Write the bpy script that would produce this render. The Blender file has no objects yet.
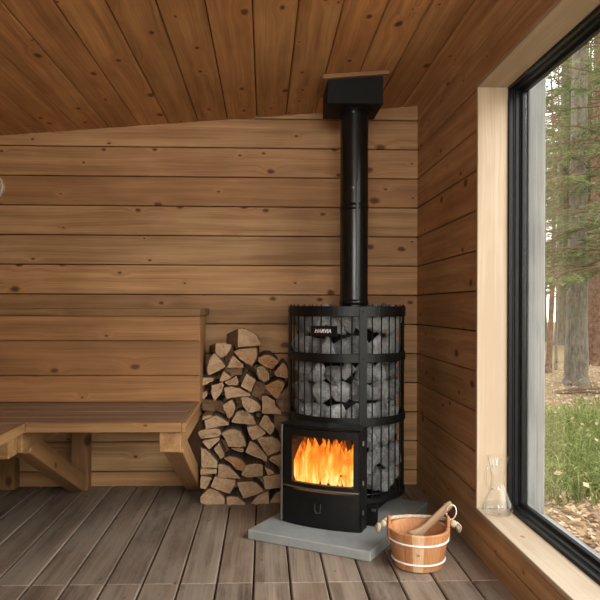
import bpy, bmesh, math, random
from mathutils import Vector, Matrix, noise as mnoise
sc = bpy.context.scene
COL = sc.collection
rnd = random.Random(7)

# ------------------------------------------------------------------ camera
H, FPX, PX0, PY0, TH, ROLL = 0.95, 680.0, 288.0, 307.0, math.atan(24 / 680.0), 0.003
FW = Vector((math.sin(TH), math.cos(TH), 0)); R0 = Vector((math.cos(TH), -math.sin(TH), 0)); U0 = Vector((0, 0, 1))
RR = R0 * math.cos(ROLL) + U0 * math.sin(ROLL); UU = U0 * math.cos(ROLL) - R0 * math.sin(ROLL)
CAM = Vector((0, 0, H))
cd = bpy.data.cameras.new('camera'); cam = bpy.data.objects.new('camera', cd); COL.objects.link(cam)
cd.sensor_width = 36; cd.lens = FPX / 600 * 36; cd.shift_x = (300 - PX0) / 600; cd.shift_y = (PY0 - 300) / 600
cd.clip_start = 0.05; cd.clip_end = 300
mw = Matrix.Identity(4)
for i in range(3):
    mw[i][0] = RR[i]; mw[i][1] = UU[i]; mw[i][2] = -FW[i]; mw[i][3] = CAM[i]
cam.matrix_world = mw
sc.camera = cam

# ------------------------------------------------------------------ light and exposure
sc.view_settings.view_transform = 'Standard'; sc.view_settings.look = 'None'
sc.cycles.transparent_max_bounces = 32
sc.view_settings.gamma = 1.0; sc.view_settings.use_curve_mapping = False
sc.view_settings.exposure = 0.75
world = bpy.data.worlds.new('overcast'); sc.world = world; world.use_nodes = True
wn = world.node_tree.nodes; wl = world.node_tree.links
bg = wn['Background']
wtc = wn.new('ShaderNodeTexCoord'); wsep = wn.new('ShaderNodeSeparateXYZ'); wr = wn.new('ShaderNodeValToRGB')
wl.new(wtc.outputs['Generated'], wsep.inputs[0]); wl.new(wsep.outputs['Z'], wr.inputs[0]); wl.new(wr.outputs[0], bg.inputs['Color'])
wr.color_ramp.elements[0].position = 0.0; wr.color_ramp.elements[0].color = (0.95, 0.90, 0.78, 1)
wr.color_ramp.elements[1].position = 0.5; wr.color_ramp.elements[1].color = (0.93, 0.96, 1.0, 1)
bg.inputs['Strength'].default_value = 2.2
sun = bpy.data.lights.new('hazy_sun', 'SUN'); sun.energy = 1.9; sun.angle = math.radians(50); sun.color = (1.0, 0.985, 0.96)
suno = bpy.data.objects.new('hazy_sun', sun); COL.objects.link(suno)
suno.rotation_euler = Vector((0.55, -0.62, 0.5)).to_track_quat('Z', 'Y').to_euler()
al = bpy.data.lights.new('rear_fill', 'AREA'); al.shape = 'RECTANGLE'; al.size = 1.5; al.size_y = 0.6; al.energy = 6.0; al.spread = math.radians(62); al.color = (1.0, 0.97, 0.93)  # fill lamp added behind the camera, brightens back wall and ceiling
alo = bpy.data.objects.new('rear_fill', al); COL.objects.link(alo)
a2 = bpy.data.lights.new('rear_fill_low', 'AREA'); a2.shape = 'RECTANGLE'; a2.size = .7; a2.size_y = .5; a2.energy = 3.0; a2.spread = math.radians(48); a2.color = (1.0, 0.98, 0.95)  # second added fill lamp, aimed down at the right of the floor
a2o = bpy.data.objects.new('rear_fill_low', a2); COL.objects.link(a2o)
a2o.location = (0.28, -1.42, 1.45); a2o.rotation_euler = Vector((-0.27, -3.2, 1.45)).to_track_quat('Z', 'Y').to_euler()
alo.location = (0.0, -1.42, 1.5); alo.rotation_euler = Vector((-0.05, -5.0, -1.35)).to_track_quat('Z', 'Y').to_euler()

# ------------------------------------------------------------------ geometry helpers
def ray(x, y):
    dx, dy = x - PX0, y - PY0
    return FW + R0 * ((dx + ROLL * dy) / FPX) - U0 * ((dy - ROLL * dx) / FPX)
def WY(x, y, Y):
    d = ray(x, y); return CAM + d * (Y / d.y)
def WZ(x, y, z):
    d = ray(x, y); return CAM + d * ((z - H) / d.z)

LOC = {}
class MB:
    def __init__(s):
        s.v = []; s.f = []; s.m = []; s.wc = []; s.t = []
    def add(s, verts, faces, wc=None, tone=0.5, mat=0):
        b = len(s.v)
        s.v += [Vector(p) for p in verts]
        s.wc += [tuple(p) for p in (wc if wc else verts)]
        s.t += (tone if isinstance(tone, list) else [tone] * len(verts))
        s.f += [tuple(b + i for i in f) for f in faces]
        s.m += [mat] * len(faces)
        return b
    def build(s, name, mats, parent=None, origin=None, smooth=False, recalc=True):
        o0 = Vector(origin) if origin is not None else (LOC[parent] if parent else Vector((0, 0, 0)))
        me = bpy.data.meshes.new(name)
        me.from_pydata([p - o0 for p in s.v], [], s.f)
        a = me.attributes.new('wc', 'FLOAT_VECTOR', 'POINT'); a.data.foreach_set('vector', [c for p in s.wc for c in p])
        a = me.attributes.new('tone', 'FLOAT', 'POINT'); a.data.foreach_set('value', s.t)
        for m in (mats if isinstance(mats, (list, tuple)) else [mats]): me.materials.append(m)
        me.polygons.foreach_set('material_index', s.m)
        if recalc:
            bm = bmesh.new(); bm.from_mesh(me); bmesh.ops.recalc_face_normals(bm, faces=bm.faces); bm.to_mesh(me); bm.free()
        if smooth: me.polygons.foreach_set('use_smooth', [True] * len(me.polygons))
        me.update()
        o = bpy.data.objects.new(name, me); COL.objects.link(o)
        if parent:
            o.parent = parent; o.location = o0 - LOC[parent]
        else: o.location = o0
        LOC[o] = o0
        return o
X3 = (Vector((1, 0, 0)), Vector((0, 1, 0)), Vector((0, 0, 1)))
def board(mb, c, size, axes=X3, grain=0, ch=0.002, ech=None, tone=None, off=None, mat=0, wcc=None):
    """chamfered box; wc.x runs along the grain axis"""
    c = Vector(c); h = [k / 2 for k in size]
    if tone is None: tone = rnd.random()
    if off is None: off = (rnd.uniform(0, 30), rnd.uniform(0, 30), rnd.uniform(0, 30))
    chs = [ch] * 3
    if ech is not None: chs[grain] = ech
    chs = [min(chs[i], h[i] * .45) for i in range(3)]
    order = [grain] + sorted([i for i in range(3) if i != grain], key=lambda i: -size[i])
    V = []; WCs = []; idx = {}
    for sx in (-1, 1):
        for sy in (-1, 1):
            for sz in (-1, 1):
                for k in range(3):
                    l = [sx * h[0], sy * h[1], sz * h[2]]
                    for q in range(3):
                        if q != k: l[q] -= (sx, sy, sz)[q] * chs[q]
                    idx[(sx, sy, sz, k)] = len(V)
                    V.append(c + axes[0] * l[0] + axes[1] * l[1] + axes[2] * l[2])
                    w = [l[0], l[1], l[2]]
                    if wcc: w = [l[q] + c[q] - wcc[q] for q in range(3)]
                    WCs.append((w[order[0]] + off[0], w[order[1]] + off[1], w[order[2]] + off[2]))
    F = []
    S = (-1, 1)
    for k in range(3):
        a, b = [q for q in range(3) if q != k]
        for s_ in S:
            loop = []
            for (p, q) in ((-1, -1), (1, -1), (1, 1), (-1, 1)):
                sg = [0, 0, 0]; sg[k] = s_; sg[a] = p; sg[b] = q
                loop.append(idx[(sg[0], sg[1], sg[2], k)])
            F.append(loop)
    for k in range(3):       # edges parallel to k
        a, b = [q for q in range(3) if q != k]
        for p in S:
            for q in S:
                s1 = [0, 0, 0]; s1[a] = p; s1[b] = q; s1[k] = -1; s2 = list(s1); s2[k] = 1
                F.append([idx[(*s1, a)], idx[(*s2, a)], idx[(*s2, b)], idx[(*s1, b)]])
    for sx in S:
        for sy in S:
            for sz in S: F.append([idx[(sx, sy, sz, k)] for k in range(3)])
    mb.add(V, F, WCs, tone, mat)
def beam(mb, p, q, w, t, side=None, **k):
    """bar from p to q, w wide along `side`, t thick"""
    p, q = Vector(p), Vector(q); d = (q - p); L = d.length; d.normalize()
    sd = Vector(side) if side else Vector((1, 0, 0)); sd = (sd - d * sd.dot(d)).normalized(); th = d.cross(sd)
    board(mb, (p + q) / 2, (L, w, t), (d, sd, th), 0, **k)
def tube(mb, pts, rad, n=8, cap=True, mat=0, tone=.5, closed=False):
    pts = [Vector(p) for p in pts]; N = len(pts)
    rads = rad if isinstance(rad, (list, tuple)) else [rad] * N
    off = (rnd.uniform(0, 20), rnd.uniform(0, 20), 0)
    V = []; W = []; prev = None; L = 0
    for i, p in enumerate(pts):
        if closed: t = pts[(i + 1) % N] - pts[i - 1]
        else: t = pts[min(i + 1, N - 1)] - pts[max(i - 1, 0)]
        t.normalize()
        if prev is None:
            a = Vector((0, 0, 1)) if abs(t.z) < .9 else Vector((1, 0, 0))
            u = t.cross(a).normalized()
        else:
            u = (prev - t * prev.dot(t)).normalized()
        prev = u; w = t.cross(u)
        if i: L += (p - pts[i - 1]).length
        for k in range(n):
            an = 2 * math.pi * k / n
            V.append(p + (u * math.cos(an) + w * math.sin(an)) * rads[i])
            W.append((L + off[0], math.cos(an) * rads[i] + off[1], math.sin(an) * rads[i]))
    F = []
    for i in range(N if closed else N - 1):
        j = (i + 1) % N
        for k in range(n):
            F.append((i * n + k, i * n + (k + 1) % n, j * n + (k + 1) % n, j * n + k))
    if cap and not closed:
        F.append(tuple(range(n))); F.append(tuple((N - 1) * n + k for k in range(n)))
    mb.add(V, F, W, tone, mat)
def lathe(mb, c, prof, n=48, mat=0, a0=0, a1=2 * math.pi, tone=.5, close=False, axes=X3):
    """profile [(r, z)] around c"""
    c = Vector(c); full = abs(a1 - a0 - 2 * math.pi) < 1e-6; cols = n if full else n + 1
    V = []; W = []
    for k in range(cols):
        a = a0 + (a1 - a0) * k / n
        for (r, z) in prof:
            V.append(c + axes[0] * (r * math.cos(a)) + axes[1] * (r * math.sin(a)) + axes[2] * z)
            W.append((z, a * max(r, .05), r))
    F = []; P = len(prof)
    for k in range(n):
        k2 = (k + 1) % cols
        for i in range(P if close else P - 1):
            j = (i + 1) % P
            F.append((k * P + i, k2 * P + i, k2 * P + j, k * P + j))
    mb.add(V, F, W, tone, mat)
    return V
def ringband(mb, c, r, t, z0, z1, n=72, mat=0, a0=0, a1=2 * math.pi, ch=.0015):
    prof = [(r - t, z0), (r - ch, z0), (r, z0 + ch), (r, z1 - ch), (r - ch, z1), (r - t, z1)]
    lathe(mb, (c[0], c[1], 0), prof, n, mat, a0, a1, close=True)
def disc(mb, c, r, n=32, axes=X3, mat=0):
    V = [Vector(c) + axes[0] * r * math.cos(2 * math.pi * k / n) + axes[1] * r * math.sin(2 * math.pi * k / n) for k in range(n)]
    mb.add(V, [tuple(range(n))], mat=mat)
def prism(mb, poly, ax, ay, az, org, d, mat=0, tone=.5):
    """polygon (a, b) in ax, ay extruded d along az"""
    n = len(poly); org = Vector(org)
    V = [org + ax * a + ay * b for a, b in poly] + [org + ax * a + ay * b + az * d for a, b in poly]
    F = [tuple(range(n)), tuple(range(n, 2 * n))] + [(i, (i + 1) % n, n + (i + 1) % n, n + i) for i in range(n)]
    mb.add(V, F, None, tone, mat)
def thing(name, label, cat, loc=(0, 0, 0), group=None):
    o = bpy.data.objects.new(name, None); COL.objects.link(o); o.empty_display_size = .05
    o.location = loc; LOC[o] = Vector(loc); return tag(o, label, cat, group)
def tag(o, label, cat, group=None, kind=None):
    o['label'] = label; o['category'] = cat
    if group: o['group'] = group
    if kind: o['kind'] = kind
    return o
def struct(o, label=None, cat=None):
    o['kind'] = 'structure'
    if label: o['label'] = label
    if cat: o['category'] = cat
    return o

# ------------------------------------------------------------------ materials
class NT:
    def __init__(s, name):
        s.mat = bpy.data.materials.new(name); s.mat.use_nodes = True
        s.t = s.mat.node_tree; s.n = s.t.nodes; s.b = s.n['Principled BSDF']; s.out = s.n['Material Output']
    def node(s, ty, **kw):
        n = s.n.new(ty)
        for k, v in kw.items(): setattr(n, k, v)
        return n
    def link(s, a, b): s.t.links.new(a, b)
    def val(s, sock, v):
        if hasattr(v, 'links') or hasattr(v, 'is_output'): s.link(v, sock)
        else: sock.default_value = v
    def math(s, op, a, b=0.0, c=None, clamp=False):
        n = s.node('ShaderNodeMath', operation=op, use_clamp=clamp); s.val(n.inputs[0], a); s.val(n.inputs[1], b)
        if c is not None: s.val(n.inputs[2], c)
        return n.outputs[0]
    def rng(s, v, a, b, c=0.0, d=1.0):
        n = s.node('ShaderNodeMapRange'); n.clamp = True
        s.val(n.inputs['Value'], v); s.val(n.inputs['From Min'], a); s.val(n.inputs['From Max'], b); s.val(n.inputs['To Min'], c); s.val(n.inputs['To Max'], d)
        return n.outputs[0]
    def mix(s, f, a, b, bt='MIX'):
        n = s.node('ShaderNodeMix', data_type='RGBA', blend_type=bt)
        s.val(n.inputs[0], f); s.val(n.inputs[6], a); s.val(n.inputs[7], b)
        return n.outputs[2]
    def comb(s, x, y, z):
        n = s.node('ShaderNodeCombineXYZ'); s.val(n.inputs[0], x); s.val(n.inputs[1], y); s.val(n.inputs[2], z); return n.outputs[0]
    def sep(s, v):
        n = s.node('ShaderNodeSeparateXYZ'); s.link(v, n.inputs[0]); return n.outputs
    def noise(s, v, scale, detail=3, rough=.55, dist=0.0, out='Fac'):
        n = s.node('ShaderNodeTexNoise'); s.link(v, n.inputs['Vector']); n.inputs['Scale'].default_value = scale
        n.inputs['Detail'].default_value = detail; n.inputs['Roughness'].default_value = rough; n.inputs['Distortion'].default_value = dist
        return n.outputs[out]
    def attr(s, name, out='Vector'):
        n = s.node('ShaderNodeAttribute'); n.attribute_name = name; return n.outputs[out]
    def obj(s):
        return s.node('ShaderNodeTexCoord').outputs['Object']
    def bump(s, h, strength, dist):
        n = s.node('ShaderNodeBump'); s.val(n.inputs['Height'], h); n.inputs['Strength'].default_value = strength; n.inputs['Distance'].default_value = dist
        s.link(n.outputs[0], s.b.inputs['Normal'])
def C(r, g, b): return (r, g, b, 1)
def wood(name, dark, light, red, knotc, rough=.6, knots=.55, streak=1.0, wear=0.0, wearc=(.2, .17, .14, 1), spec=.3, dirt=0):
    m = NT(name); wc = m.attr('wc'); tn = m.attr('tone', 'Fac'); x, y, z = m.sep(wc)
    warp = m.noise(m.comb(m.math('MULTIPLY', x, 1.2), m.math('MULTIPLY', y, 7), m.math('MULTIPLY', z, 7)), 1.0, 2)
    vo = m.node('ShaderNodeTexVoronoi'); vo.voronoi_dimensions = '2D'; vo.inputs['Scale'].default_value = 1
    m.link(m.comb(m.math('MULTIPLY', x, 3.7), m.math('MULTIPLY', y, 6.3), 0), vo.inputs['Vector'])
    d = vo.outputs['Distance']; cr, cg, cb = m.sep(vo.outputs['Color'])
    pres = m.math('LESS_THAN', cr, knots)
    ksz = m.math('MULTIPLY_ADD', m.math('MULTIPLY', cg, cg), .105, .035)
    dn = m.math('ADD', d, m.math('MULTIPLY', m.math('SUBTRACT', m.noise(m.comb(m.math('MULTIPLY', x, 40), m.math('MULTIPLY', y, 60), z), 1, 2), .5), .06))
    knot = m.math('MULTIPLY', m.rng(dn, ksz, m.math('MULTIPLY', ksz, .45)), pres)
    halo = m.math('MULTIPLY', m.rng(dn, m.math('MULTIPLY', ksz, 4.5), m.math('MULTIPLY', ksz, .8)), pres)
    y2 = m.math('ADD', y, m.math('ADD', m.math('MULTIPLY', m.math('SUBTRACT', warp, .5), .05), m.math('MULTIPLY', m.math('MULTIPLY', halo, halo), .03)))
    fine = m.noise(m.comb(m.math('MULTIPLY', x, 2.2), m.math('MULTIPLY', y2, 160), m.math('MULTIPLY', z, 160)), 1, 4, .6)
    wide = m.noise(m.comb(m.math('MULTIPLY', x, .9), m.math('MULTIPLY', y2, 26), m.math('MULTIPLY', z, 26)), 1, 3, .5)
    blot = m.noise(m.comb(m.math('MULTIPLY', x, 2.0), m.math('MULTIPLY', y, 4), z), 1, 3, .6)
    g = m.math('ADD', m.math('MULTIPLY', fine, .50 * streak), m.math('ADD', m.math('MULTIPLY', wide, .65 * streak), m.math('MULTIPLY', blot, .5)))
    g = m.rng(g, .42 + .27 * streak, .40 + .59 * streak)
    c = m.mix(g, dark, light)
    c = m.mix(m.rng(tn, .2, 1.0, 0, .75), c, m.mix(g, tuple(v * .62 for v in red[:3]) + (1,), red))
    br = m.math('MULTIPLY_ADD', m.noise(m.comb(m.math('MULTIPLY', tn, 37.7), 3.3, 1.1), 1, 0), .7, .62)
    c = m.mix(1.0, c, m.comb(br, br, br), 'MULTIPLY')
    c = m.mix(m.math('MULTIPLY', halo, .45), c, tuple(v * 1.0 for v in red[:3]) + (1,))
    c = m.mix(m.math('MULTIPLY', knot, .85), c, knotc)
    if wear:
        wn_ = m.noise(m.comb(m.math('MULTIPLY', x, 2.6), m.math('MULTIPLY', y, 11), z), 1, 5, .7)
        c = m.mix(m.math('MULTIPLY', m.rng(wn_, .43, .60), wear), c, wearc)
    if dirt:
        sp = m.noise(m.comb(m.math('MULTIPLY', x, 18), m.math('MULTIPLY', y, 34), z), 1, 3, .6)
        c = m.mix(m.math('MULTIPLY', m.rng(sp, .66, .76), dirt), c, C(.05, .04, .03))
    m.link(c, m.b.inputs['Base Color']); m.b.inputs['Roughness'].default_value = rough; m.b.inputs['Specular IOR Level'].default_value = spec
    m.bump(m.math('SUBTRACT', m.math('ADD', fine, m.math('MULTIPLY', wide, .6)), knot), .25, .0015)
    return m.mat
KN = C(.055, .022, .009)
M = {}
M['wall'] = wood('cedar_wall', C(.33, .175, .074), C(.57, .345, .17), C(.49, .24, .10), KN, knots=.75)
M['wall_r'] = M['wall']
M['ceil'] = wood('cedar_ceiling', C(.37, .18, .070), C(.66, .37, .16), C(.56, .25, .095), KN, knots=.75)
M['bench'] = wood('cedar_bench', C(.21, .104, .041), C(.39, .215, .092), C(.32, .145, .054), KN, knots=.55)
M['seat'] = wood('worn_seat', C(.20, .115, .066), C(.38, .24, .14), C(.30, .16, .085), KN, knots=.25, wear=.4, wearc=C(.20, .145, .105))
M['floor'] = wood('deck_wood', C(.11, .077, .055), C(.31, .235, .175), C(.25, .17, .115), C(.06, .04, .03), rough=.62, knots=.15, wear=.6, wearc=C(.29, .235, .185), dirt=.85)
M['pine'] = wood('pale_pine', C(.46, .345, .235), C(.58, .465, .345), C(.51, .375, .255), C(.22, .12, .06), rough=.55, knots=.35, streak=.7)
M['sill'] = M['pine']
M['greywood'] = wood('weathered_post', C(.20, .20, .19), C(.38, .38, .37), C(.28, .27, .26), C(.08, .08, .08), rough=.8, knots=.4)
def simple(name, col, rough=.5, metal=0, spec=.5, bumpn=None, var=None):
    m = NT(name); m.b.inputs['Base Color'].default_value = col; m.b.inputs['Roughness'].default_value = rough
    m.b.inputs['Metallic'].default_value = metal; m.b.inputs['Specular IOR Level'].default_value = spec
    if var:
        n = m.noise(m.obj(), var[0], 4, .6)
        m.link(m.mix(m.rng(n, .35, .7), col, var[1]), m.b.inputs['Base Color'])
    if bumpn:
        m.bump(m.noise(m.obj(), bumpn[0], 4, .6), bumpn[1], bumpn[2])
    return m.mat
M['steel'] = simple('black_steel', C(.0045, .0045, .0045), .42, .0, .28, (300, .08, .0005), (25, C(.007, .007, .0068)))
M['pipe'] = simple('satin_black_pipe', C(.006, .006, .006), .26, 0, .4, None, (12, C(.008, .008, .008)))
M['matblack'] = simple('matt_black_sheet', C(.004, .004, .004), .6, 0, .2)
M['chrome'] = simple('bare_steel_edge', C(.45, .45, .44), .3, 1.0)
M['frame'] = simple('black_window_frame', C(.005, .0055, .006), .4, 0, .25)
M['seal'] = simple('grey_seal', C(.025, .027, .03), .4, 0, .5)
M['soot'] = simple('sooty_brick', C(.05, .035, .025), .9, 0, .1, (40, .5, .004), (14, C(.12, .085, .06)))
M['char'] = simple('charred_wood', C(.02, .014, .01), .9, 0, .1, (60, .8, .004), (40, C(.07, .03, .015)))
M['white'] = simple('white_band', C(.78, .74, .68), .5)
M['rope'] = simple('natural_rope', C(.55, .44, .31), .9, 0, .1, (260, .9, .002), (150, C(.33, .25, .16)))
M['string'] = simple('white_string', C(.82, .79, .74), .8)
M['cream'] = simple('cream_face', C(.55, .42, .26), .5)
M['dark_gap'] = simple('dark_backing', C(.025, .014, .008), .9, 0, .1)
# slate hearth
m = NT('grey_slate'); n1 = m.noise(m.obj(), 9, 5, .6); n2 = m.noise(m.obj(), 70, 3, .6)
c = m.mix(m.rng(n1, .3, .7), C(.215, .225, .215), C(.30, .31, .295)); c = m.mix(m.math('MULTIPLY', m.rng(n2, .6, .75), .4), c, C(.14, .145, .135))
m.link(c, m.b.inputs['Base Color']); m.b.inputs['Roughness'].default_value = .75; m.bump(n1, .3, .004); M['slate'] = m.mat
# sauna stone
m = NT('sauna_stone'); oi = m.node('ShaderNodeObjectInfo')
n1 = m.noise(m.obj(), 3.2, 6, .72); n2 = m.noise(m.obj(), 16, 4, .75)
c = m.mix(m.rng(n1, .3, .7), C(.20, .20, .197), C(.68, .68, .67)); c = m.mix(m.math('MULTIPLY', m.rng(n2, .52, .68), .7), c, C(.75, .75, .73))
bv = m.math('MULTIPLY_ADD', oi.outputs['Random'], .75, .5); c = m.mix(1.0, c, m.comb(bv, bv, bv), 'MULTIPLY')
m.link(c, m.b.inputs['Base Color']); m.b.inputs['Roughness'].default_value = .8; m.bump(m.math('ADD', n1, m.math('MULTIPLY', n2, .4)), .9, .08); M['stone'] = m.mat
# log end grain, split side, bark
m = NT('log_end'); wc = m.attr('wc'); x, y, z = m.sep(wc); tn = m.attr('tone', 'Fac')
rad = m.math('SQRT', m.math('ADD', m.math('MULTIPLY', x, x), m.math('MULTIPLY', y, y)))
wob = m.noise(wc, 14, 2); r2 = m.math('ADD', rad, m.math('MULTIPLY', wob, .012))
ring = m.math('SINE', m.math('MULTIPLY', r2, 1100)); ringw = m.noise(m.comb(m.math('MULTIPLY', r2, 90), 0, 0), 1, 3)
ang = m.math('ARCTAN2', y, x); crk = m.noise(m.comb(m.math('MULTIPLY', ang, 9), m.math('MULTIPLY', rad, 6), tn), 2.2, 2)
blot = m.noise(m.comb(x, y, m.math('MULTIPLY', tn, 9)), 22, 4, .65)
pale = m.mix(m.rng(blot, .3, .72), C(.52, .36, .225), C(.32, .195, .105)); ora = m.mix(m.rng(blot, .3, .72), C(.46, .27, .13), C(.34, .14, .05))
c = m.mix(m.rng(tn, .55, .95), pale, ora)
c = m.mix(m.math('MULTIPLY', m.rng(ringw, .45, .7), .35), c, C(.25, .14, .075)); c = m.mix(m.math('MULTIPLY', m.rng(ring, .2, 1), .14), c, C(.2, .12, .07))
c = m.mix(m.math('MULTIPLY', m.rng(crk, .71, .74), .7), c, C(.07, .04, .025))
m.link(c, m.b.inputs['Base Color']); m.b.inputs['Roughness'].default_value = .85; m.b.inputs['Specular IOR Level'].default_value = .15
m.bump(m.math('ADD', blot, m.math('MULTIPLY', ring, .1)), .5, .003); M['logend'] = m.mat
M['split'] = wood('split_log_side', C(.20, .105, .055), C(.42, .265, .15), C(.30, .14, .06), C(.05, .03, .02), rough=.85, knots=.2, streak=1.3)
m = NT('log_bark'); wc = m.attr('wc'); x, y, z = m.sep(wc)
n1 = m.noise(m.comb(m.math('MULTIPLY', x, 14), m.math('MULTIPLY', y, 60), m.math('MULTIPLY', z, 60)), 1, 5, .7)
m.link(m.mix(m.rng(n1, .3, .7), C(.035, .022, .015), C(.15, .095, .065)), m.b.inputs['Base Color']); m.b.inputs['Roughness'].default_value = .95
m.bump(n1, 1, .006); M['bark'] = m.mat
# clear panes
def pane(name, tint, gl, rough=.0, grime=0):
    m = NT(name); tr = m.node('ShaderNodeBsdfTransparent'); tr.inputs[0].default_value = tint
    g = m.node('ShaderNodeBsdfGlossy'); g.inputs['Roughness'].default_value = rough; g.inputs[0].default_value = C(1, 1, 1)
    fr = m.node('ShaderNodeLayerWeight'); fr.inputs['Blend'].default_value = .5
    fc = m.math('MULTIPLY_ADD', m.math('POWER', fr.outputs['Facing'], 4.5), gl, .015)
    mx = m.node('ShaderNodeMixShader'); m.link(fc, mx.inputs[0]); m.link(tr.outputs[0], mx.inputs[1]); m.link(g.outputs[0], mx.inputs[2])
    m.link(mx.outputs[0], m.out.inputs['Surface']); return m.mat
M['pane'] = pane('window_glass', C(.97, .98, .97), .35)
M['fireglass'] = pane('stove_glass', C(.93, .91, .88), .5)
def thin(name, tint, base, k):
    m = NT(name); tr = m.node('ShaderNodeBsdfTransparent'); tr.inputs[0].default_value = tint
    g = m.node('ShaderNodeBsdfGlossy'); g.inputs['Roughness'].default_value = .03
    w = m.node('ShaderNodeLayerWeight'); w.inputs['Blend'].default_value = .5
    mx = m.node('ShaderNodeMixShader'); m.link(m.math('MULTIPLY_ADD', m.math('POWER', w.outputs['Facing'], 2.2), k, base), mx.inputs[0]); m.link(tr.outputs[0], mx.inputs[1]); m.link(g.outputs[0], mx.inputs[2])
    m.link(mx.outputs[0], m.out.inputs['Surface']); return m.mat
M['glass'] = thin('clear_glass', C(.985, .99, .99), .03, .6); M['water'] = thin('clear_water', C(.97, .98, .99), .05, .3)

# ------------------------------------------------------------------ room shell
YB = 3.63                                   # back wall
XR = WY(417.2, 300, YB).x                   # right wall face
XL, YF = -1.98, -1.5
YJ = CAM.y + ray(477.5, 300).y * (XR / ray(477.5, 300).x)        # far jamb of the window
ZS = (CAM + ray(478.5, 510) * (XR / ray(478.5, 510).x)).z        # sill
ZH = (CAM + ray(477, 88) * (XR / ray(477, 88).x)).z              # head
XF = XR + .122                              # window frame plane
YN = -0.55                                  # near end of the window
ca = WY(20, 134.3, YB); cb = WY(400, 107.6, YB)
CS = (cb.z - ca.z) / (cb.x - ca.x)
def zceil(x): return ca.z + (x - ca.x) * CS
z395 = WY(395, 120.5, YB).z; ROW = (z395 - WY(395, 470, YB).z) / 12.0
rows = []
k = 3
while True:
    top = z395 + k * ROW - .0
    if top < 0: break
    rows.append((top - ROW, top)); k -= 1
def clip_top(mb, y=None): pass
def wall_rows(name, fixed, a0, a1, axis, inward, mat, holes=()):
    """boards on a wall: axis 'x' (wall at y=fixed) or 'y' (wall at x=fixed)"""
    mb = MB(); T = .02
    for (z0, z1) in rows:
        z0 = max(z0, -.01)
        if z1 - z0 < .01: continue
        tone = rnd.random(); off = (rnd.uniform(0, 30), rnd.uniform(0, 30), rnd.uniform(0, 30))
        segs = [(a0, a1, z0, z1)]
        for (h0, h1, hz0, hz1) in holes:
            ns = []
            for (p, q, u, v) in segs:
                if v <= hz0 + 1e-4 or u >= hz1 - 1e-4 or q <= h0 or p >= h1: ns.append((p, q, u, v)); continue
                if p < h0: ns.append((p, h0, u, v))
                if q > h1: ns.append((h1, q, u, v))
                if u < hz0: ns.append((max(p, h0), min(q, h1), u, hz0))
                if v > hz1: ns.append((max(p, h0), min(q, h1), hz1, v))
            segs = ns
        for (p, q, u, v) in segs:
            g = .0046
            if axis == 'x': c = ((p + q) / 2, fixed - inward * T / 2, (u + v) / 2); sz = (q - p, T, v - u - g); gr = 0
            else: c = (fixed - inward * T / 2, (p + q) / 2, (u + v) / 2); sz = (T, q - p, v - u - g); gr = 1
            wcc = (0, 0, (z0 + z1) / 2)
            board(mb, c, sz, grain=gr, ch=.003, ech=0.0003, tone=tone, off=off, wcc=wcc)
    return mb
def trim_ceiling(o):
    """cut what rises above the sloped ceiling"""
    bm = bmesh.new(); bm.from_mesh(o.data)
    bmesh.ops.bisect_plane(bm, geom=bm.verts[:] + bm.edges[:] + bm.faces[:], plane_co=(0, 0, zceil(0) - o.location.z + .012), plane_no=(-CS, 0, 1), clear_outer=True)
    bm.to_mesh(o.data); bm.free()
def backing(mb, x0, x1, y0, y1, z0, z1, mat=1):
    board(mb, ((x0 + x1) / 2, (y0 + y1) / 2, (z0 + z1) / 2), (x1 - x0, y1 - y0, z1 - z0), ch=0.0001, mat=mat)
b = wall_rows('back', YB, XL, XR, 'x', -1, M['wall'])
backing(b, XL - .1, XR + .15, YB + .02, YB + .12, -.25, 2.25)
o = b.build('wall_back', [M['wall'], M['dark_gap']]); trim_ceiling(o); struct(o)
b = wall_rows('right', XR, YF, YB, 'y', -1, M['wall'], holes=[(YN - .018, YJ + .018, ZS - .018, ZH + .018)])
backing(b, XR + .02, XR + .17, YJ + .02, YB + .12, -.25, 2.25); backing(b, XR + .02, XR + .17, YF, YN - .02, -.25, 2.25)
backing(b, XR + .02, XR + .17, YN - .02, YJ + .02, -.25, ZS - .03); backing(b, XR + .02, XR + .17, YN - .02, YJ + .02, ZH + .03, 2.25)
o = b.build('wall_right', [M['wall'], M['dark_gap']]); trim_ceiling(o); struct(o)
b = wall_rows('left', XL, YF, YB, 'y', 1, M['wall']); backing(b, XL - .12, XL - .02, YF, YB + .1, -.25, 2.25)
o = b.build('wall_left', [M['wall'], M['dark_gap']]); trim_ceiling(o); struct(o)
b = wall_rows('front', YF, XL, XR, 'x', 1, M['wall'], holes=[(-.95, .65, .05, 1.95)])
backing(b, XL, -.95, YF - .12, YF - .02, -.25, 2.25); backing(b, .65, XR + .1, YF - .12, YF - .02, -.25, 2.25); backing(b, -.95, .65, YF - .12, YF - .02, 1.95, 2.25); backing(b, -.95, .65, YF - .12, YF - .02, -.25, .05)
o = b.build('wall_front', [M['wall'], M['dark_gap']]); trim_ceiling(o); struct(o)
# unseen glazed door added behind the camera to go with the fill lamps
b = MB()
for (p, q) in (((-.92, 0), (-.92, 1)), ((.62, 0), (.62, 1)), ((-.15, 0), (-.15, 1))):
    board(b, (p[0], YF - .04, 1.0), (.07, .06, 1.9), ch=.004)
for z in (.085, 1.915): board(b, (-.15, YF - .04, z), (1.54, .05, .07), ch=.004)
board(b, (-.15, YF - .04, 1.0), (1.5, .006, 1.8), ch=.0005, mat=1)
struct(b.build('added_door', [M['frame'], M['pane']]))
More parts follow.
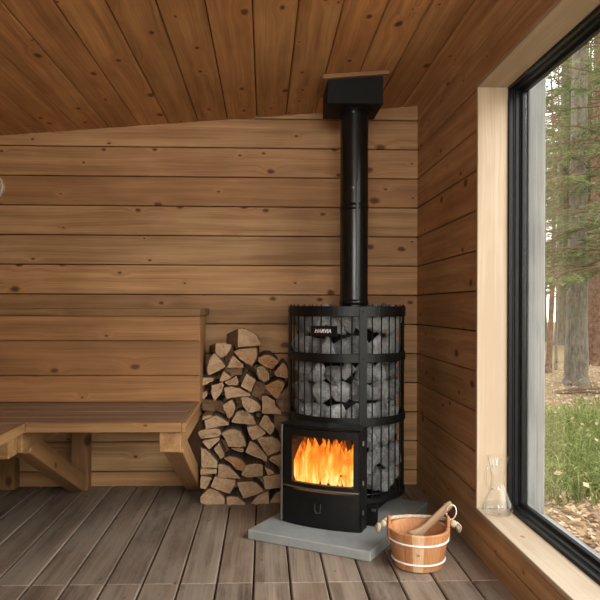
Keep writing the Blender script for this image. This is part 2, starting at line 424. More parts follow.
# ceiling boards run towards the camera
b = MB(); CW = (WY(286, 117, YB).x - WY(80, 130, YB).x) / 7.0; x0 = WY(80, 130, YB).x
axc = Vector((1, 0, CS)).normalized(); azc = Vector((-CS, 0, 1)).normalized()
for k in range(-8, 14):
    p, q = x0 + k * CW, x0 + (k + 1) * CW
    if p > XR + .02 or q < XL - .1: continue
    q = min(q, XR + .02); mx = (p + q) / 2
    board(b, Vector((mx, (YF + YB) / 2, zceil(mx))) + azc * .0105, ((q - p) / axc.x - .0040, YB - YF + .1, .02), (axc, X3[1], azc), grain=1, ch=.004)
board(b, Vector((-.57, 1.1, zceil(-.57))) + azc * .07, (3.1, 5.6, .09), (axc, X3[1], azc), grain=1, mat=1)
struct(b.build('ceiling', [M['ceil'], M['dark_gap']]))
# deck floor
b = MB(); FWD = .1266; YJT = WZ(200, 583.5, 0).y
for k in range(-17, 8):
    p = -.034 + k * FWD; q = p + FWD; mx = (p + q) / 2
    if p > XR: continue
    q = min(q, XR + .02); mx = (p + q) / 2
    if q - p < .02: continue
    board(b, (mx, (YJT + YB) / 2 + .001, -.015), (q - p - .0055, YB - YJT - .002, .03), grain=1, ch=.004, ech=.002)
    board(b, (mx, (YJT + YF) / 2 - .001, -.015), (q - p - .0055, YJT - YF - .002, .03), grain=1, ch=.004, ech=.002)
backing(b, XL - .1, XR + .15, YF, YB + .1, -.2, -.032)
struct(b.build('floor', [M['floor'], M['dark_gap']]))

# ------------------------------------------------------------------ window_1
b = MB(); T = .018
board(b, ((XR - .001 + XF) / 2, (YN + YJ) / 2, ZS - T / 2), (XF - XR + .001, YJ - YN + .036, T), grain=1, ch=.002, tone=.15)
board(b, ((XR - .001 + XF) / 2, (YN + YJ) / 2, ZH + T / 2), (XF - XR + .001, YJ - YN + .036, T), grain=1, ch=.002, tone=.25)
board(b, ((XR - .001 + XF) / 2, YJ + T / 2, (ZS + ZH) / 2), (XF - XR + .001, T, ZH - ZS), grain=2, ch=.002, tone=.1)
board(b, ((XR - .001 + XF) / 2, YN - T / 2, (ZS + ZH) / 2), (XF - XR + .001, T, ZH - ZS), grain=2, ch=.002, tone=.2)
win = b.build('window_1', M['pine']); struct(win)
def rect_frame(mb, x0, x1, ins, w, mat=0):
    """four bars of width w, inset ins from the opening, between x0 and x1"""
    y0, y1, z0, z1 = YN + ins, YJ - ins, ZS + ins, ZH - ins; xc = (x0 + x1) / 2; d = x1 - x0
    for (c, s) in (((xc, (y0 + y1) / 2, z0 + w / 2), (d, y1 - y0, w)), ((xc, (y0 + y1) / 2, z1 - w / 2), (d, y1 - y0, w)),
                   ((xc, y1 - w / 2, (z0 + z1) / 2), (d, w, z1 - z0)), ((xc, y0 + w / 2, (z0 + z1) / 2), (d, w, z1 - z0))):
        board(mb, c, s, ch=.003, mat=mat)
b = MB()
rect_frame(b, XF - .006, XF + .014, -.004, .014); rect_frame(b, XF + .017, XF + .036, -.004, .020); rect_frame(b, XF + .039, XF + .060, -.004, .032)
rect_frame(b, XF + .0141, XF + .0169, -.004, .0155, 1); rect_frame(b, XF + .0361, XF + .0389, -.004, .0225, 1)
b.build('window_frame', [M['frame'], M['seal']], win)
b = MB(); board(b, (XF + .050, (YN + YJ) / 2, (ZS + ZH) / 2), (.006, YJ - YN - .08, ZH - ZS - .08), ch=.0004)
b.build('window_glass', M['pane'], win)
b = MB()
xg0 = XF + .066
board(b, (xg0 + .034, YJ + .052, (ZS + ZH) / 2), (.068, .15, ZH - ZS + .25), grain=2, ch=.004)
board(b, (xg0 + .02, (YN + YJ) / 2, ZH + .12), (.03, YJ - YN + .3, .1), grain=1, ch=.004)
board(b, (xg0 + .03, (YN + YJ) / 2, ZS - .045), (.08, YJ - YN + .3, .06), grain=1, ch=.004)
t1 = b.build('trim_1', M['greywood']); struct(t1)

# ------------------------------------------------------------------ benches
ZSEAT = .514; YBR = 3.12; YSF = 2.578
XBE = WY(200, 350, YBR).x                   # right end of the back bench
bench = thing('wall_bench', 'long cedar bench with high slatted back along the back wall', 'bench', (-.9, 3.2, 0))
b = MB()
for (y0, y1) in ((YSF, 2.70), (2.704, 2.842), (2.846, 2.984), (2.988, YBR - .002)):
    board(b, ((-1.96 + XBE - .017) / 2, (y0 + y1) / 2, ZSEAT - .017), (XBE - .017 + 1.96, y1 - y0, .034), grain=0, ch=.003)
b.build('seat', M['seat'], bench)
b = MB(); board(b, ((-.886 + XBE - .017) / 2, YSF - .009, ZSEAT - .0175), (XBE - .017 + .886, .018, .035), grain=0, ch=.002, tone=.15)
b.build('seat_edge', M['bench'], bench)
b = MB(); board(b, (XBE - .008, (YSF - .018 + YBR) / 2, ZSEAT - .0175), (.016, YBR - YSF + .018, .035), grain=1, ch=.002, tone=.1)
b.build('seat_end', M['bench'], bench)
b = MB()
for (z0, z1) in ((ZSEAT, .635), (.635, .794), (.794, .907)):
    board(b, ((-1.96 + XBE) / 2, YBR + .011, (z0 + z1) / 2), (XBE + 1.96, .022, z1 - z0 - .002), grain=0, ch=.003)
b.build('backrest', M['bench'], bench)
b = MB(); board(b, ((-1.96 + XBE) / 2, (YBR - .006 + 3.609) / 2, .924), (XBE + 1.96 + .004, 3.609 - YBR + .006, .033), grain=0, ch=.002, tone=.3)
b.build('backrest_cap', M['bench'], bench)
for xx in (XBE - .02, XBE - .55):
    b = MB(); board(b, (xx, 3.29, .7), (.036, .28, .41), grain=2, ch=.003, tone=.5); b.build('backrest_support', M['bench'], bench)
def leg_set(xr, nm):
    w = .082; xc = xr - w / 2
    b = MB(); board(b, (xc, (YSF + .01 + 3.56) / 2, ZSEAT - .035 - .041), (w, 3.56 - YSF - .01, .08), grain=1, ch=.003, tone=.2)
    b.build('bearer', M['bench'], bench)
    b = MB(); beam(b, (xc, YSF + .13, ZSEAT - .10), (xc, 3.50, .05), w * .92, .085, ch=.003, tone=.45)
    b.build('brace', M['bench'], bench)
    b = MB(); board(b, (xc, 3.575, .2), (w * 1.05, .07, .40), grain=2, ch=.003, tone=.6)
    b.build('post', M['bench'], bench)
leg_set(XBE - .022, 0); leg_set(WY(88, 480, 3.55).x, 1)
lb = thing('side_bench', 'cedar bench at left running toward the viewer, joining the back bench', 'bench', (-1.4, 1.8, 0))
XLB = -.905
b = MB()
for k in range(4):
    x1 = XLB - k * .139; board(b, (x1 - .0675, (.9 + YSF - .02) / 2, ZSEAT - .0175), (.135, YSF - .02 - .9, .034), grain=1, ch=.003)
b.build('seat', M['seat'], lb)
b = MB(); board(b, (XLB + .009, (.9 + YSF) / 2, ZSEAT - .0175), (.018, YSF - .9 - .002, .036), grain=1, ch=.002, tone=.05)
b.build('seat_edge', M['bench'], lb)
for y in (2.478, 1.2):
    b = MB(); board(b, ((-1.95 + XLB - .012) / 2, y + .045, ZSEAT - .0365 - .04), (XLB - .012 + 1.95, .085, .078), grain=0, ch=.003, tone=.2)
    b.build('bearer', M['bench'], lb)
    b = MB(); beam(b, (XLB - .16, y + .045, ZSEAT - .09), (-1.88, y + .045, .05), .075, .08, side=(0, 1, 0), ch=.003); b.build('brace', M['bench'], lb)
b = MB(); board(b, (-1.925, 2.54, .2), (.07, .085, .4), grain=2, ch=.003); b.build('post', M['bench'], lb)
# posts on the wall under the corner
b = MB()
pc = WY(10, 470, 3.575)
board(b, (pc.x, 3.575, .24), (.075, .07, .47), grain=2, ch=.003, tone=.7)
b.build('post', M['bench'], bench)

# round fixture on the back wall at the left edge
gp = WY(-7.5, 187, YB); wf = thing('wall_gauge', 'round beige gauge with a white rim on the back wall', 'gauge', (gp.x, YB, gp.z))
AXW = (X3[0], X3[2], -X3[1])
b = MB(); lathe(b, gp, [(.064, 0), (.064, .018), (.063, .022), (.059, .022), (.059, .010), (0, .010)], 48, axes=AXW); b.build('rim', M['white'], wf, smooth=False)
b = MB(); lathe(b, gp, [(.0585, .010), (.0585, .017), (0, .017)], 48, axes=AXW); b.build('face', M['cream'], wf)

# ------------------------------------------------------------------ hearth slab
A = WZ(247.5, 529.5, .04); Bc = WZ(370.6, 552, .04); ea = (Bc - A); ea.z = 0; La = ea.length; ea.normalize(); eb = Vector((-ea.y, ea.x, 0))
Dp = .735; cs = A + ea * La / 2 + eb * Dp / 2; cs.z = .02
b = MB(); board(b, cs, (La, Dp, .0395), (ea, eb, X3[2]), ch=.004)
slab = b.build('hearth_slab', M['slate'], origin=(cs.x, cs.y, 0)); tag(slab, 'grey slate hearth slab set askew on the deck under the stove', 'slab')

# ------------------------------------------------------------------ stove
ST = Vector((.386, 3.16, 0)); SR = .266; Z0 = .0405
stove = thing('sauna_stove', 'black wood burning sauna stove with round stone cage', 'stove', (ST.x, ST.y, Z0))
def zst(y): return H - (y - 307) / 680 * (ST.y - SR)
hoops = [(zst(316.5), zst(306)), (zst(363), zst(354)), (zst(427), zst(418.5)), (zst(505), zst(500.5))]
for i, (z0, z1) in enumerate(hoops):
    b = MB(); ringband(b, ST, SR + .004, .005, z0, z1)
    b.build('cage_ring', M['steel'], stove)
zb, zt = hoops[3][0], hoops[0][1]
def sp(ang, r, z): return Vector((ST.x + r * math.sin(ang), ST.y - r * math.cos(ang), z))
for k in range(36):
    a = math.radians(8 + 10 * k); t = Vector((math.cos(a), math.sin(a), 0)); n = Vector((math.sin(a), -math.cos(a), 0))
    b = MB()
    if k % 9 == 0:
        board(b, sp(a, SR + .0055, (zb + zt) / 2), (.035, .004, zt - zb - .002), (t, n, X3[2]), ch=.001)
        for (z0, z1) in hoops:
            lathe(b, sp(a, SR + .0075, (z0 + z1) / 2), [(.0042, 0), (.0042, .0015), (.003, .004), (0, .0045)], 12, axes=(t, X3[2], n))
        b.build('cage_strap', M['steel'], stove)
    else:
        tube(b, [sp(a, SR - .0045, zb), sp(a, SR - .0045, zt + .004), sp(a, SR - .0045, zt + .008)], [.0032, .0032, .0020], 6)
        b.build('cage_rod', M['steel'], stove)
# inner steel body and pedestal
b = MB(); lathe(b, (ST.x, ST.y, 0), [(0, Z0 + .10), (.150, Z0 + .10), (.150, .87), (.14, .885), (0, .885)], 40); b.build('stove_body', M['matblack'], stove, smooth=False)
b = MB(); lathe(b, (ST.x, ST.y, 0), [(0, Z0 + .075), (SR - .012, Z0 + .075), (SR - .012, Z0 + .084), (0, Z0 + .084)], 48); b.build('cage_floor', M['steel'], stove)
# cage lattice at the bottom
b = MB()
tube(b, [sp(math.radians(a), SR - .012, zb + .035) for a in range(0, 360, 5)], .003, 6, closed=True)
b.build('cage_wire', M['steel'], stove)
# fire door box
e1 = Vector((.854, -.52, 0)).normalized(); nn = Vector((-e1.y * -1, -e1.x, 0)); nn = Vector((e1.y, -e1.x, 0))
ML = WZ(282.5, 520.3, Z0); MR = WZ(361.8, 532.8, Z0); e1 = (MR - ML); HWD = e1.length / 2; e1.normalize(); nn = Vector((e1.y, -e1.x, 0)); Mid = (ML + MR) / 2
def bp(a, bb, z): return Vector((Mid.x + e1.x * a + nn.x * bb, Mid.y + e1.y * a + nn.y * bb, z))
def bow(a): return .026 * (1 - (a / HWD) ** 2)
def panel(mb, a0, a1, z0, z1, b0, b1, N=14, curved_back=True, mat=0):
    V = []; W = []
    for i in range(N + 1):
        a = a0 + (a1 - a0) * i / N; f = bow(a) + b1; r = (bow(a) + b0) if curved_back else b0
        for (bb, z) in ((f, z0), (f, z1), (r, z1), (r, z0)): V.append(bp(a, bb, z)); W.append((a, z, bb))
    F = [(0, 1, 2, 3), tuple(4 * N + q for q in range(4))]
    for i in range(N):
        for q in range(4): F.append((4 * i + q, 4 * i + (q + 1) % 4, 4 * i + 4 + (q + 1) % 4, 4 * i + 4 + q))
    mb.add(V, F, W, .5, mat)
ZT = .460; SD = .062                          # box top, box side depth
b = MB(); panel(b, -HWD - .003, HWD + .003, ZT - .006, ZT, -.075, .012, curved_back=False); b.build('box_top', M['steel'], stove)
for s in (-1, 1):
    b = MB(); board(b, bp(s * (HWD - .004), -SD / 2 + .0, (Z0 + ZT) / 2), (.008, SD, ZT - Z0 - .0065), (e1, nn, X3[2]), ch=.001)
    b.build('side_panel', M['steel'], stove)
    if s < 0:
        b = MB(); board(b, bp(s * (HWD + .0005), .006, (Z0 + ZT) / 2), (.008, .010, ZT - Z0 - .012), (e1, nn, X3[2]), ch=.001); b.build('edge_strip', M['chrome'], stove)
GA0, GA1, GZ0, GZ1 = -.124, .148, .220, .413
DZ0, DZ1 = .203, .444; DA = HWD - .011
b = MB()
panel(b, -DA, DA, GZ1, DZ1, -.010, .010); panel(b, -DA, DA, DZ0, GZ0, -.010, .010)
panel(b, -DA, GA0, GZ0, GZ1, -.010, .010, 3); panel(b, GA1, DA, GZ0, GZ1, -.010, .010, 3)
door = b.build('fire_door', M['steel'], stove)
b = MB(); panel(b, -DA - .001, DA + .001, DZ0 - .006, DZ0 - .0005, 0, .013); b.build('door_lip', M['chrome'], door)
b = MB(); panel(b, GA0 - .004, GA1 + .004, GZ0 - .004, GZ1 + .004, -.0095, -.006); b.build('door_glass', M['fireglass'], door)
for z in (.40, .24, .12):
    b = MB(); tube(b, [bp(HWD + .004, -.004, z - .009), bp(HWD + .004, -.004, z + .009)], .0042, 10); b.build('hinge', M['chrome'], stove)
b = MB(); panel(b, -DA - .004, DA + .004, Z0 + .012, DZ0 - .014, -.02, .009)
ash = b.build('ash_drawer', M['steel'], stove)
b = MB(); panel(b, -.055, .035, .157, .160, .004, .0105, 8); b.build('air_slot', M['matblack'], ash)
b = MB(); tube(b, [bp(-.012, .038, .142), bp(-.012, .040, .115), bp(-.004, .041, .105), bp(.012, .040, .108), bp(.014, .038, .142)], .0022, 8); b.build('drawer_pull', M['seal'], ash)
b = MB(); panel(b, -HWD + .002, HWD - .002, Z0 + .0, Z0 + .010, -.02, .005); b.build('box_foot', M['steel'], stove)
# fire chamber
b = MB(); FD = -.155
for (z0, z1) in ((.19, .2), (.433, .443)):
    prism(b, [(-.168, -.014), (.168, -.014), (.105, FD), (-.105, FD)], e1, nn, X3[2], Vector((Mid.x, Mid.y, z0)), z1 - z0)
prism(b, [(.105, FD), (-.105, FD), (-.105, FD - .01), (.105, FD - .01)], e1, nn, X3[2], Vector((Mid.x, Mid.y, .19)), .253)
for sg in (-1, 1): prism(b, [(sg * .168, -.014), (sg * .176, -.014), (sg * .113, FD), (sg * .105, FD)], e1, nn, X3[2], Vector((Mid.x, Mid.y, .19)), .253)
for sg in (-1, 1): board(b, bp(sg * (HWD - .016), -.018, .31), (.014, .030, .27), (e1, nn, X3[2]), ch=.001)
b.build('fire_chamber', M['soot'], stove)
# pedestal plate beside the box with a small plate on it
b = MB(); q0 = WZ(369, 526, Z0)
board(b, (ST.x, ST.y, Z0 + .0375), (.34, .26, .075), (e1, nn, X3[2]), ch=.002); b.build('pedestal', M['steel'], stove)
b = MB(); board(b, bp(HWD + .004, -.10, .085), (.06, .006, .09), (e1, nn, X3[2]), ch=.001); fl = b.build('side_flange', M['steel'], stove)
b = MB(); board(b, bp(HWD + .016, -.096, .108), (.020, .002, .012), (e1, nn, X3[2]), ch=.0005); b.build('data_plate', M['chrome'], fl)
# name plate on the cage
pa = math.asin((327.5 - 347.5) / 57.0) - math.radians(7); t = Vector((math.cos(pa), math.sin(pa), 0)); n = Vector((math.sin(pa), -math.cos(pa), 0))
zc = zst(331.3); b = MB(); board(b, sp(pa, SR + .008, zc), (.121, .004, .046), (t, n, X3[2]), ch=.001)
plate = b.build('name_plate', M['matblack'], stove)
tc = bpy.data.curves.new('lettering', 'FONT'); tc.body = 'HARVIA'; tc.size = .0215; tc.align_x = 'CENTER'; tc.align_y = 'CENTER'; tc.extrude = .0006; tc.shear = .25; tc.offset = .0007
to = bpy.data.objects.new('tmp_text', tc); COL.objects.link(to)
dg = bpy.context.evaluated_depsgraph_get(); tm = bpy.data.meshes.new_from_object(to.evaluated_get(dg)); bpy.data.objects.remove(to)
mt = Matrix(((t.x, 0, n.x, 0), (t.y, 0, n.y, 0), (0, 1, 0, 0), (0, 0, 0, 1)))
pos = sp(pa, SR + .0106, zc) - t * .006
tm.transform(Matrix.Translation(pos - LOC[plate]) @ mt); tm.materials.clear()
tm.materials.append(simple('plate_lettering', C(.72, .66, .64), .5)); tm.materials.append(simple('plate_lettering_red', C(.60, .34, .30), .5))
for p in tm.polygons:
    p.material_index = 1 if (p.center - (pos - LOC[plate])).dot(t) < -.008 and (p.center - (pos - LOC[plate])).dot(t) > -.03 else 0
lt = bpy.data.objects.new('lettering', tm); COL.objects.link(lt); lt.parent = plate; lt['label'] = 'pale slanted capital lettering'

# stones
def rock_mesh(seed):
    r = random.Random(seed); bm = bmesh.new()
    for i in range(17):
        v = Vector((r.gauss(0, 1), r.gauss(0, 1), r.gauss(0, 1))).normalized() * r.uniform(.82, 1.08)
        bm.verts.new((v.x * .5, v.y * .40, v.z * .5))
    bmesh.ops.convex_hull(bm, input=bm.verts[:]); 
    for v in [v for v in bm.verts if not v.link_faces]: bm.verts.remove(v)
    bmesh.ops.bevel(bm, geom=bm.edges[:], offset=.025, segments=1, affect='EDGES')
    bmesh.ops.triangulate(bm, faces=bm.faces[:]); bmesh.ops.subdivide_edges(bm, edges=bm.edges[:], cuts=1, use_grid_fill=True)
    for v in bm.verts: v.co += v.co.normalized() * (mnoise.noise(v.co * 5 + Vector((seed * 3.1, 0, 0))) * .035)
    me = bpy.data.meshes.new('sauna_stone'); bm.to_mesh(me); bm.free(); me.materials.append(M['stone']); return me
rocks = [rock_mesh(s) for s in range(12)]
tiers = [(hoops[3][1] + .012, hoops[2][0] - .002, 'lower'), (hoops[2][0], hoops[1][0], 'middle'), (hoops[1][0], hoops[0][1] - .006, 'upper')]
nbox = math.atan2(nn.x, -nn.y)
rs = random.Random(21)
for (z0, z1, tn) in tiers:
    nr = max(2, round((z1 - z0) / .098)); dz = (z1 - z0) / nr
    for j in range(nr):
        a = math.radians(-125) + rs.uniform(0, .3)
        while a < math.radians(130):
            w = rs.uniform(.056, .098); da = w / .215; ac = a + da / 2; a += da * .98
            z = z0 + (j + .5) * dz + rs.uniform(-.010, .010)
            if z < ZT - .04 and nbox - .62 < ac < nbox + .42: continue
            hgt = dz * rs.uniform(1.2, 1.42)
            p = sp(ac, rs.uniform(.197, .213), z)
            o = bpy.data.objects.new('sauna_stone', rs.choice(rocks)); COL.objects.link(o); o.location = p
            o.scale = (w * 1.3, .118, hgt); o.rotation_euler = (rs.uniform(-.25, .25), rs.uniform(-.8, .8), ac + rs.choice((0, math.pi)))
            side = 'left' if ac < -.35 else ('right' if ac > .55 else 'front')
            tag(o, {'lower': 'grey speckled stone low in the cage beside the fire door box', 'middle': 'grey speckled stone between the two lower hoops of the cage', 'upper': 'grey speckled stone in the top band of the cage near the name plate level'}[tn], 'stone', 'sauna stones in the %s tier of the cage' % tn)

# flue pipe and ceiling box
FP = Vector((.420, 3.17, 0)); FR = .0653
flue = thing('flue_pipe', 'tall black flue pipe rising from the stove to the ceiling', 'pipe', (FP.x, FP.y, .885))
b = MB(); ZBX = 1.857
lathe(b, FP, [(FR, .89), (FR, 1.42), (FR, ZBX + .03)], 56); b.build('pipe', M['pipe'], flue, smooth=True)
b = MB(); lathe(b, FP, [(FR, .96), (FR + .0025, .961), (FR + .0025, .985), (FR, .986)], 56); b.build('collar', M['pipe'], flue, smooth=True)
b = MB(); lathe(b, FP, [(FR, 1.40), (FR + .002, 1.401), (FR + .002, 1.43), (FR, 1.431)], 56); b.build('joint', M['pipe'], flue, smooth=True)
b = MB()
for z in (1.848, 1.50): 
    an = math.radians(-12); nv = Vector((math.sin(an), -math.cos(an), 0)); tv = Vector((math.cos(an), math.sin(an), 0))
    lathe(b, FP + nv * (FR) + Vector((0, 0, z)), [(.006, -.002), (.006, .003), (0, .006)], 12, axes=(tv, X3[2], nv))
b.build('screw', M['chrome'], flue)
b = MB(); nv = Vector((math.sin(.1), -math.cos(.1), 0)); tv = Vector((math.cos(.1), math.sin(.1), 0))
board(b, FP + nv * (FR + .001) + Vector((0, 0, 1.28)), (.011, .003, .50), (tv, nv, X3[2]), ch=.001)
b.build('seam_strip', M['seal'], flue)
BXY = (3.03, 3.288)
fl = WY(328, 103, BXY[0]); fr = WY(383, 103.5, BXY[0])
box = thing('flue_ceiling_box', 'square black metal box where the flue meets the ceiling', 'flue box', ((fl.x + fr.x) / 2, sum(BXY) / 2, 1.857))
b = MB(); xc = (fl.x + fr.x) / 2; ww = fr.x - fl.x
V = []
zb_ = fl.z
pts = [(fl.x, BXY[0]), (fr.x, BXY[0]), (fr.x, BXY[1]), (fl.x, BXY[1])]
V = [Vector((x, y, zb_)) for x, y in pts] + [Vector((x, y, zceil(x) - .001)) for x, y in pts]
b.add(V, [(0, 1, 2, 3), (4, 5, 6, 7)] + [(i, (i + 1) % 4, 4 + (i + 1) % 4, 4 + i) for i in range(4)])
b.build('box_shell', M['matblack'], box)
b = MB()
lathe(b, (FP.x, FP.y, zb_), [(FR, -.004), (FR + .022, -.004), (FR + .022, 0), (FR, 0)], 48, close=True); b.build('flange_ring', M['matblack'], box)
b = MB(); tw = .024
for (p, q, w) in ((Vector((fl.x - tw, BXY[0] - tw / 2, 0)), Vector((fr.x + tw, BXY[0] - tw / 2, 0)), 0), (Vector((fl.x - tw / 2, BXY[0], 0)), Vector((fl.x - tw / 2, BXY[1], 0)), 1), (Vector((fr.x + tw / 2, BXY[0], 0)), Vector((fr.x + tw / 2, BXY[1], 0)), 1)):
    p.z = zceil(p.x) - .011; q.z = zceil(q.x) - .011
    beam(b, p, q, .018, tw, side=(0, 0, 1), ch=.001, tone=.2)
b.build('wood_trim', M['bench'], box)

# ------------------------------------------------------------------ fire
def flame_mat():
    m = NT('flame'); wc = m.attr('wc'); x, y, z = m.sep(wc)
    n = m.noise(m.comb(m.math('MULTIPLY', x, 36), m.math('MULTIPLY', z, 8), y), 1, 4, .6, .7)
    f = m.math('ADD', m.math('MULTIPLY', n, 1.35), m.math('MULTIPLY', z, -2.0))
    r = m.node('ShaderNodeValToRGB'); m.link(f, r.inputs[0]); cr = r.color_ramp
    cr.elements[0].position = .18; cr.elements[0].color = C(.25, .03, .002)
    cr.elements[1].position = .80; cr.elements[1].color = C(1, .72, .32)
    e = cr.elements.new(.36); e.color = C(.75, .16, .012)
    e = cr.elements.new(.55); e.color = C(1, .36, .045)
    em = m.node('ShaderNodeEmission'); m.link(r.outputs[0], em.inputs[0]); em.inputs[1].default_value = 1.25
    tr = m.node('ShaderNodeBsdfTransparent'); mx = m.node('ShaderNodeMixShader')
    m.link(m.rng(f, .12, .5, 0, .8), mx.inputs[0]); m.link(tr.outputs[0], mx.inputs[1]); m.link(em.outputs[0], mx.inputs[2]); m.link(mx.outputs[0], m.out.inputs['Surface'])
    return m.mat
FM = flame_mat(); rf = random.Random(5)
fp = bp(0, -.08, .2005)
fire = thing('fire', 'orange flames burning behind the glass of the stove door', 'fire', fp)
for i in range(20):
    a = -.118 + .25 * (i + .5) / 20 + rf.uniform(-.008, .008); bb = (-.035, -.075, -.115)[i % 3] + rf.uniform(-.01, .01)
    hh = rf.uniform(.165, .225) * (1 - .15 * abs(a) / .13); w0 = rf.uniform(.020, .032); ph = rf.uniform(0, 6)
    b = MB(); V = []; W = []; N = 12; n = 8; off = rf.uniform(0, 9)
    for q in range(N + 1):
        tt = q / N; zz = hh * tt; w = w0 * (math.sin(math.pi * min(1, .18 + tt * .84)) ** .8 + .02); cx = a + .014 * math.sin(ph + tt * 4.2) * tt
        for k in range(n):
            an = 2 * math.pi * k / n
            V.append(bp(cx + w * math.cos(an), bb + w * .5 * math.sin(an), .2055 + zz)); W.append((cx + w * math.cos(an) + off, bb + off, zz * .205 / hh))
    F = [(q * n + k, q * n + (k + 1) % n, (q + 1) * n + (k + 1) % n, (q + 1) * n + k) for q in range(N) for k in range(n)]
    b.add(V, F, W); b.build('flame', FM, fire, smooth=True)
for (a0, b0, a1, b1, z, r, lab) in ((-.12, -.10, .09, -.075, .232, .026, 'charred log burning at the back of the fire'), (.085, -.028, .105, -.10, .236, .026, 'dark charred log standing at the right of the fire')):
    b = MB(); tube(b, [bp(a0, b0, z - .004), bp((a0 + a1) / 2, (b0 + b1) / 2, z), bp(a1, b1, z + .004)], [r, r * 1.05, r * .9], 10)
    o = b.build('burning_log', M['char'], origin=bp((a0 + a1) / 2, (b0 + b1) / 2, z - r)); tag(o, lab, 'log')

# ------------------------------------------------------------------ firewood pile
T1, T2, T3, T4, T5, T6, T7, T8 = (195, 320), (240, 320), (195, 365), (240, 365), (195, 410), (240, 410), (195, 460), (240, 460)
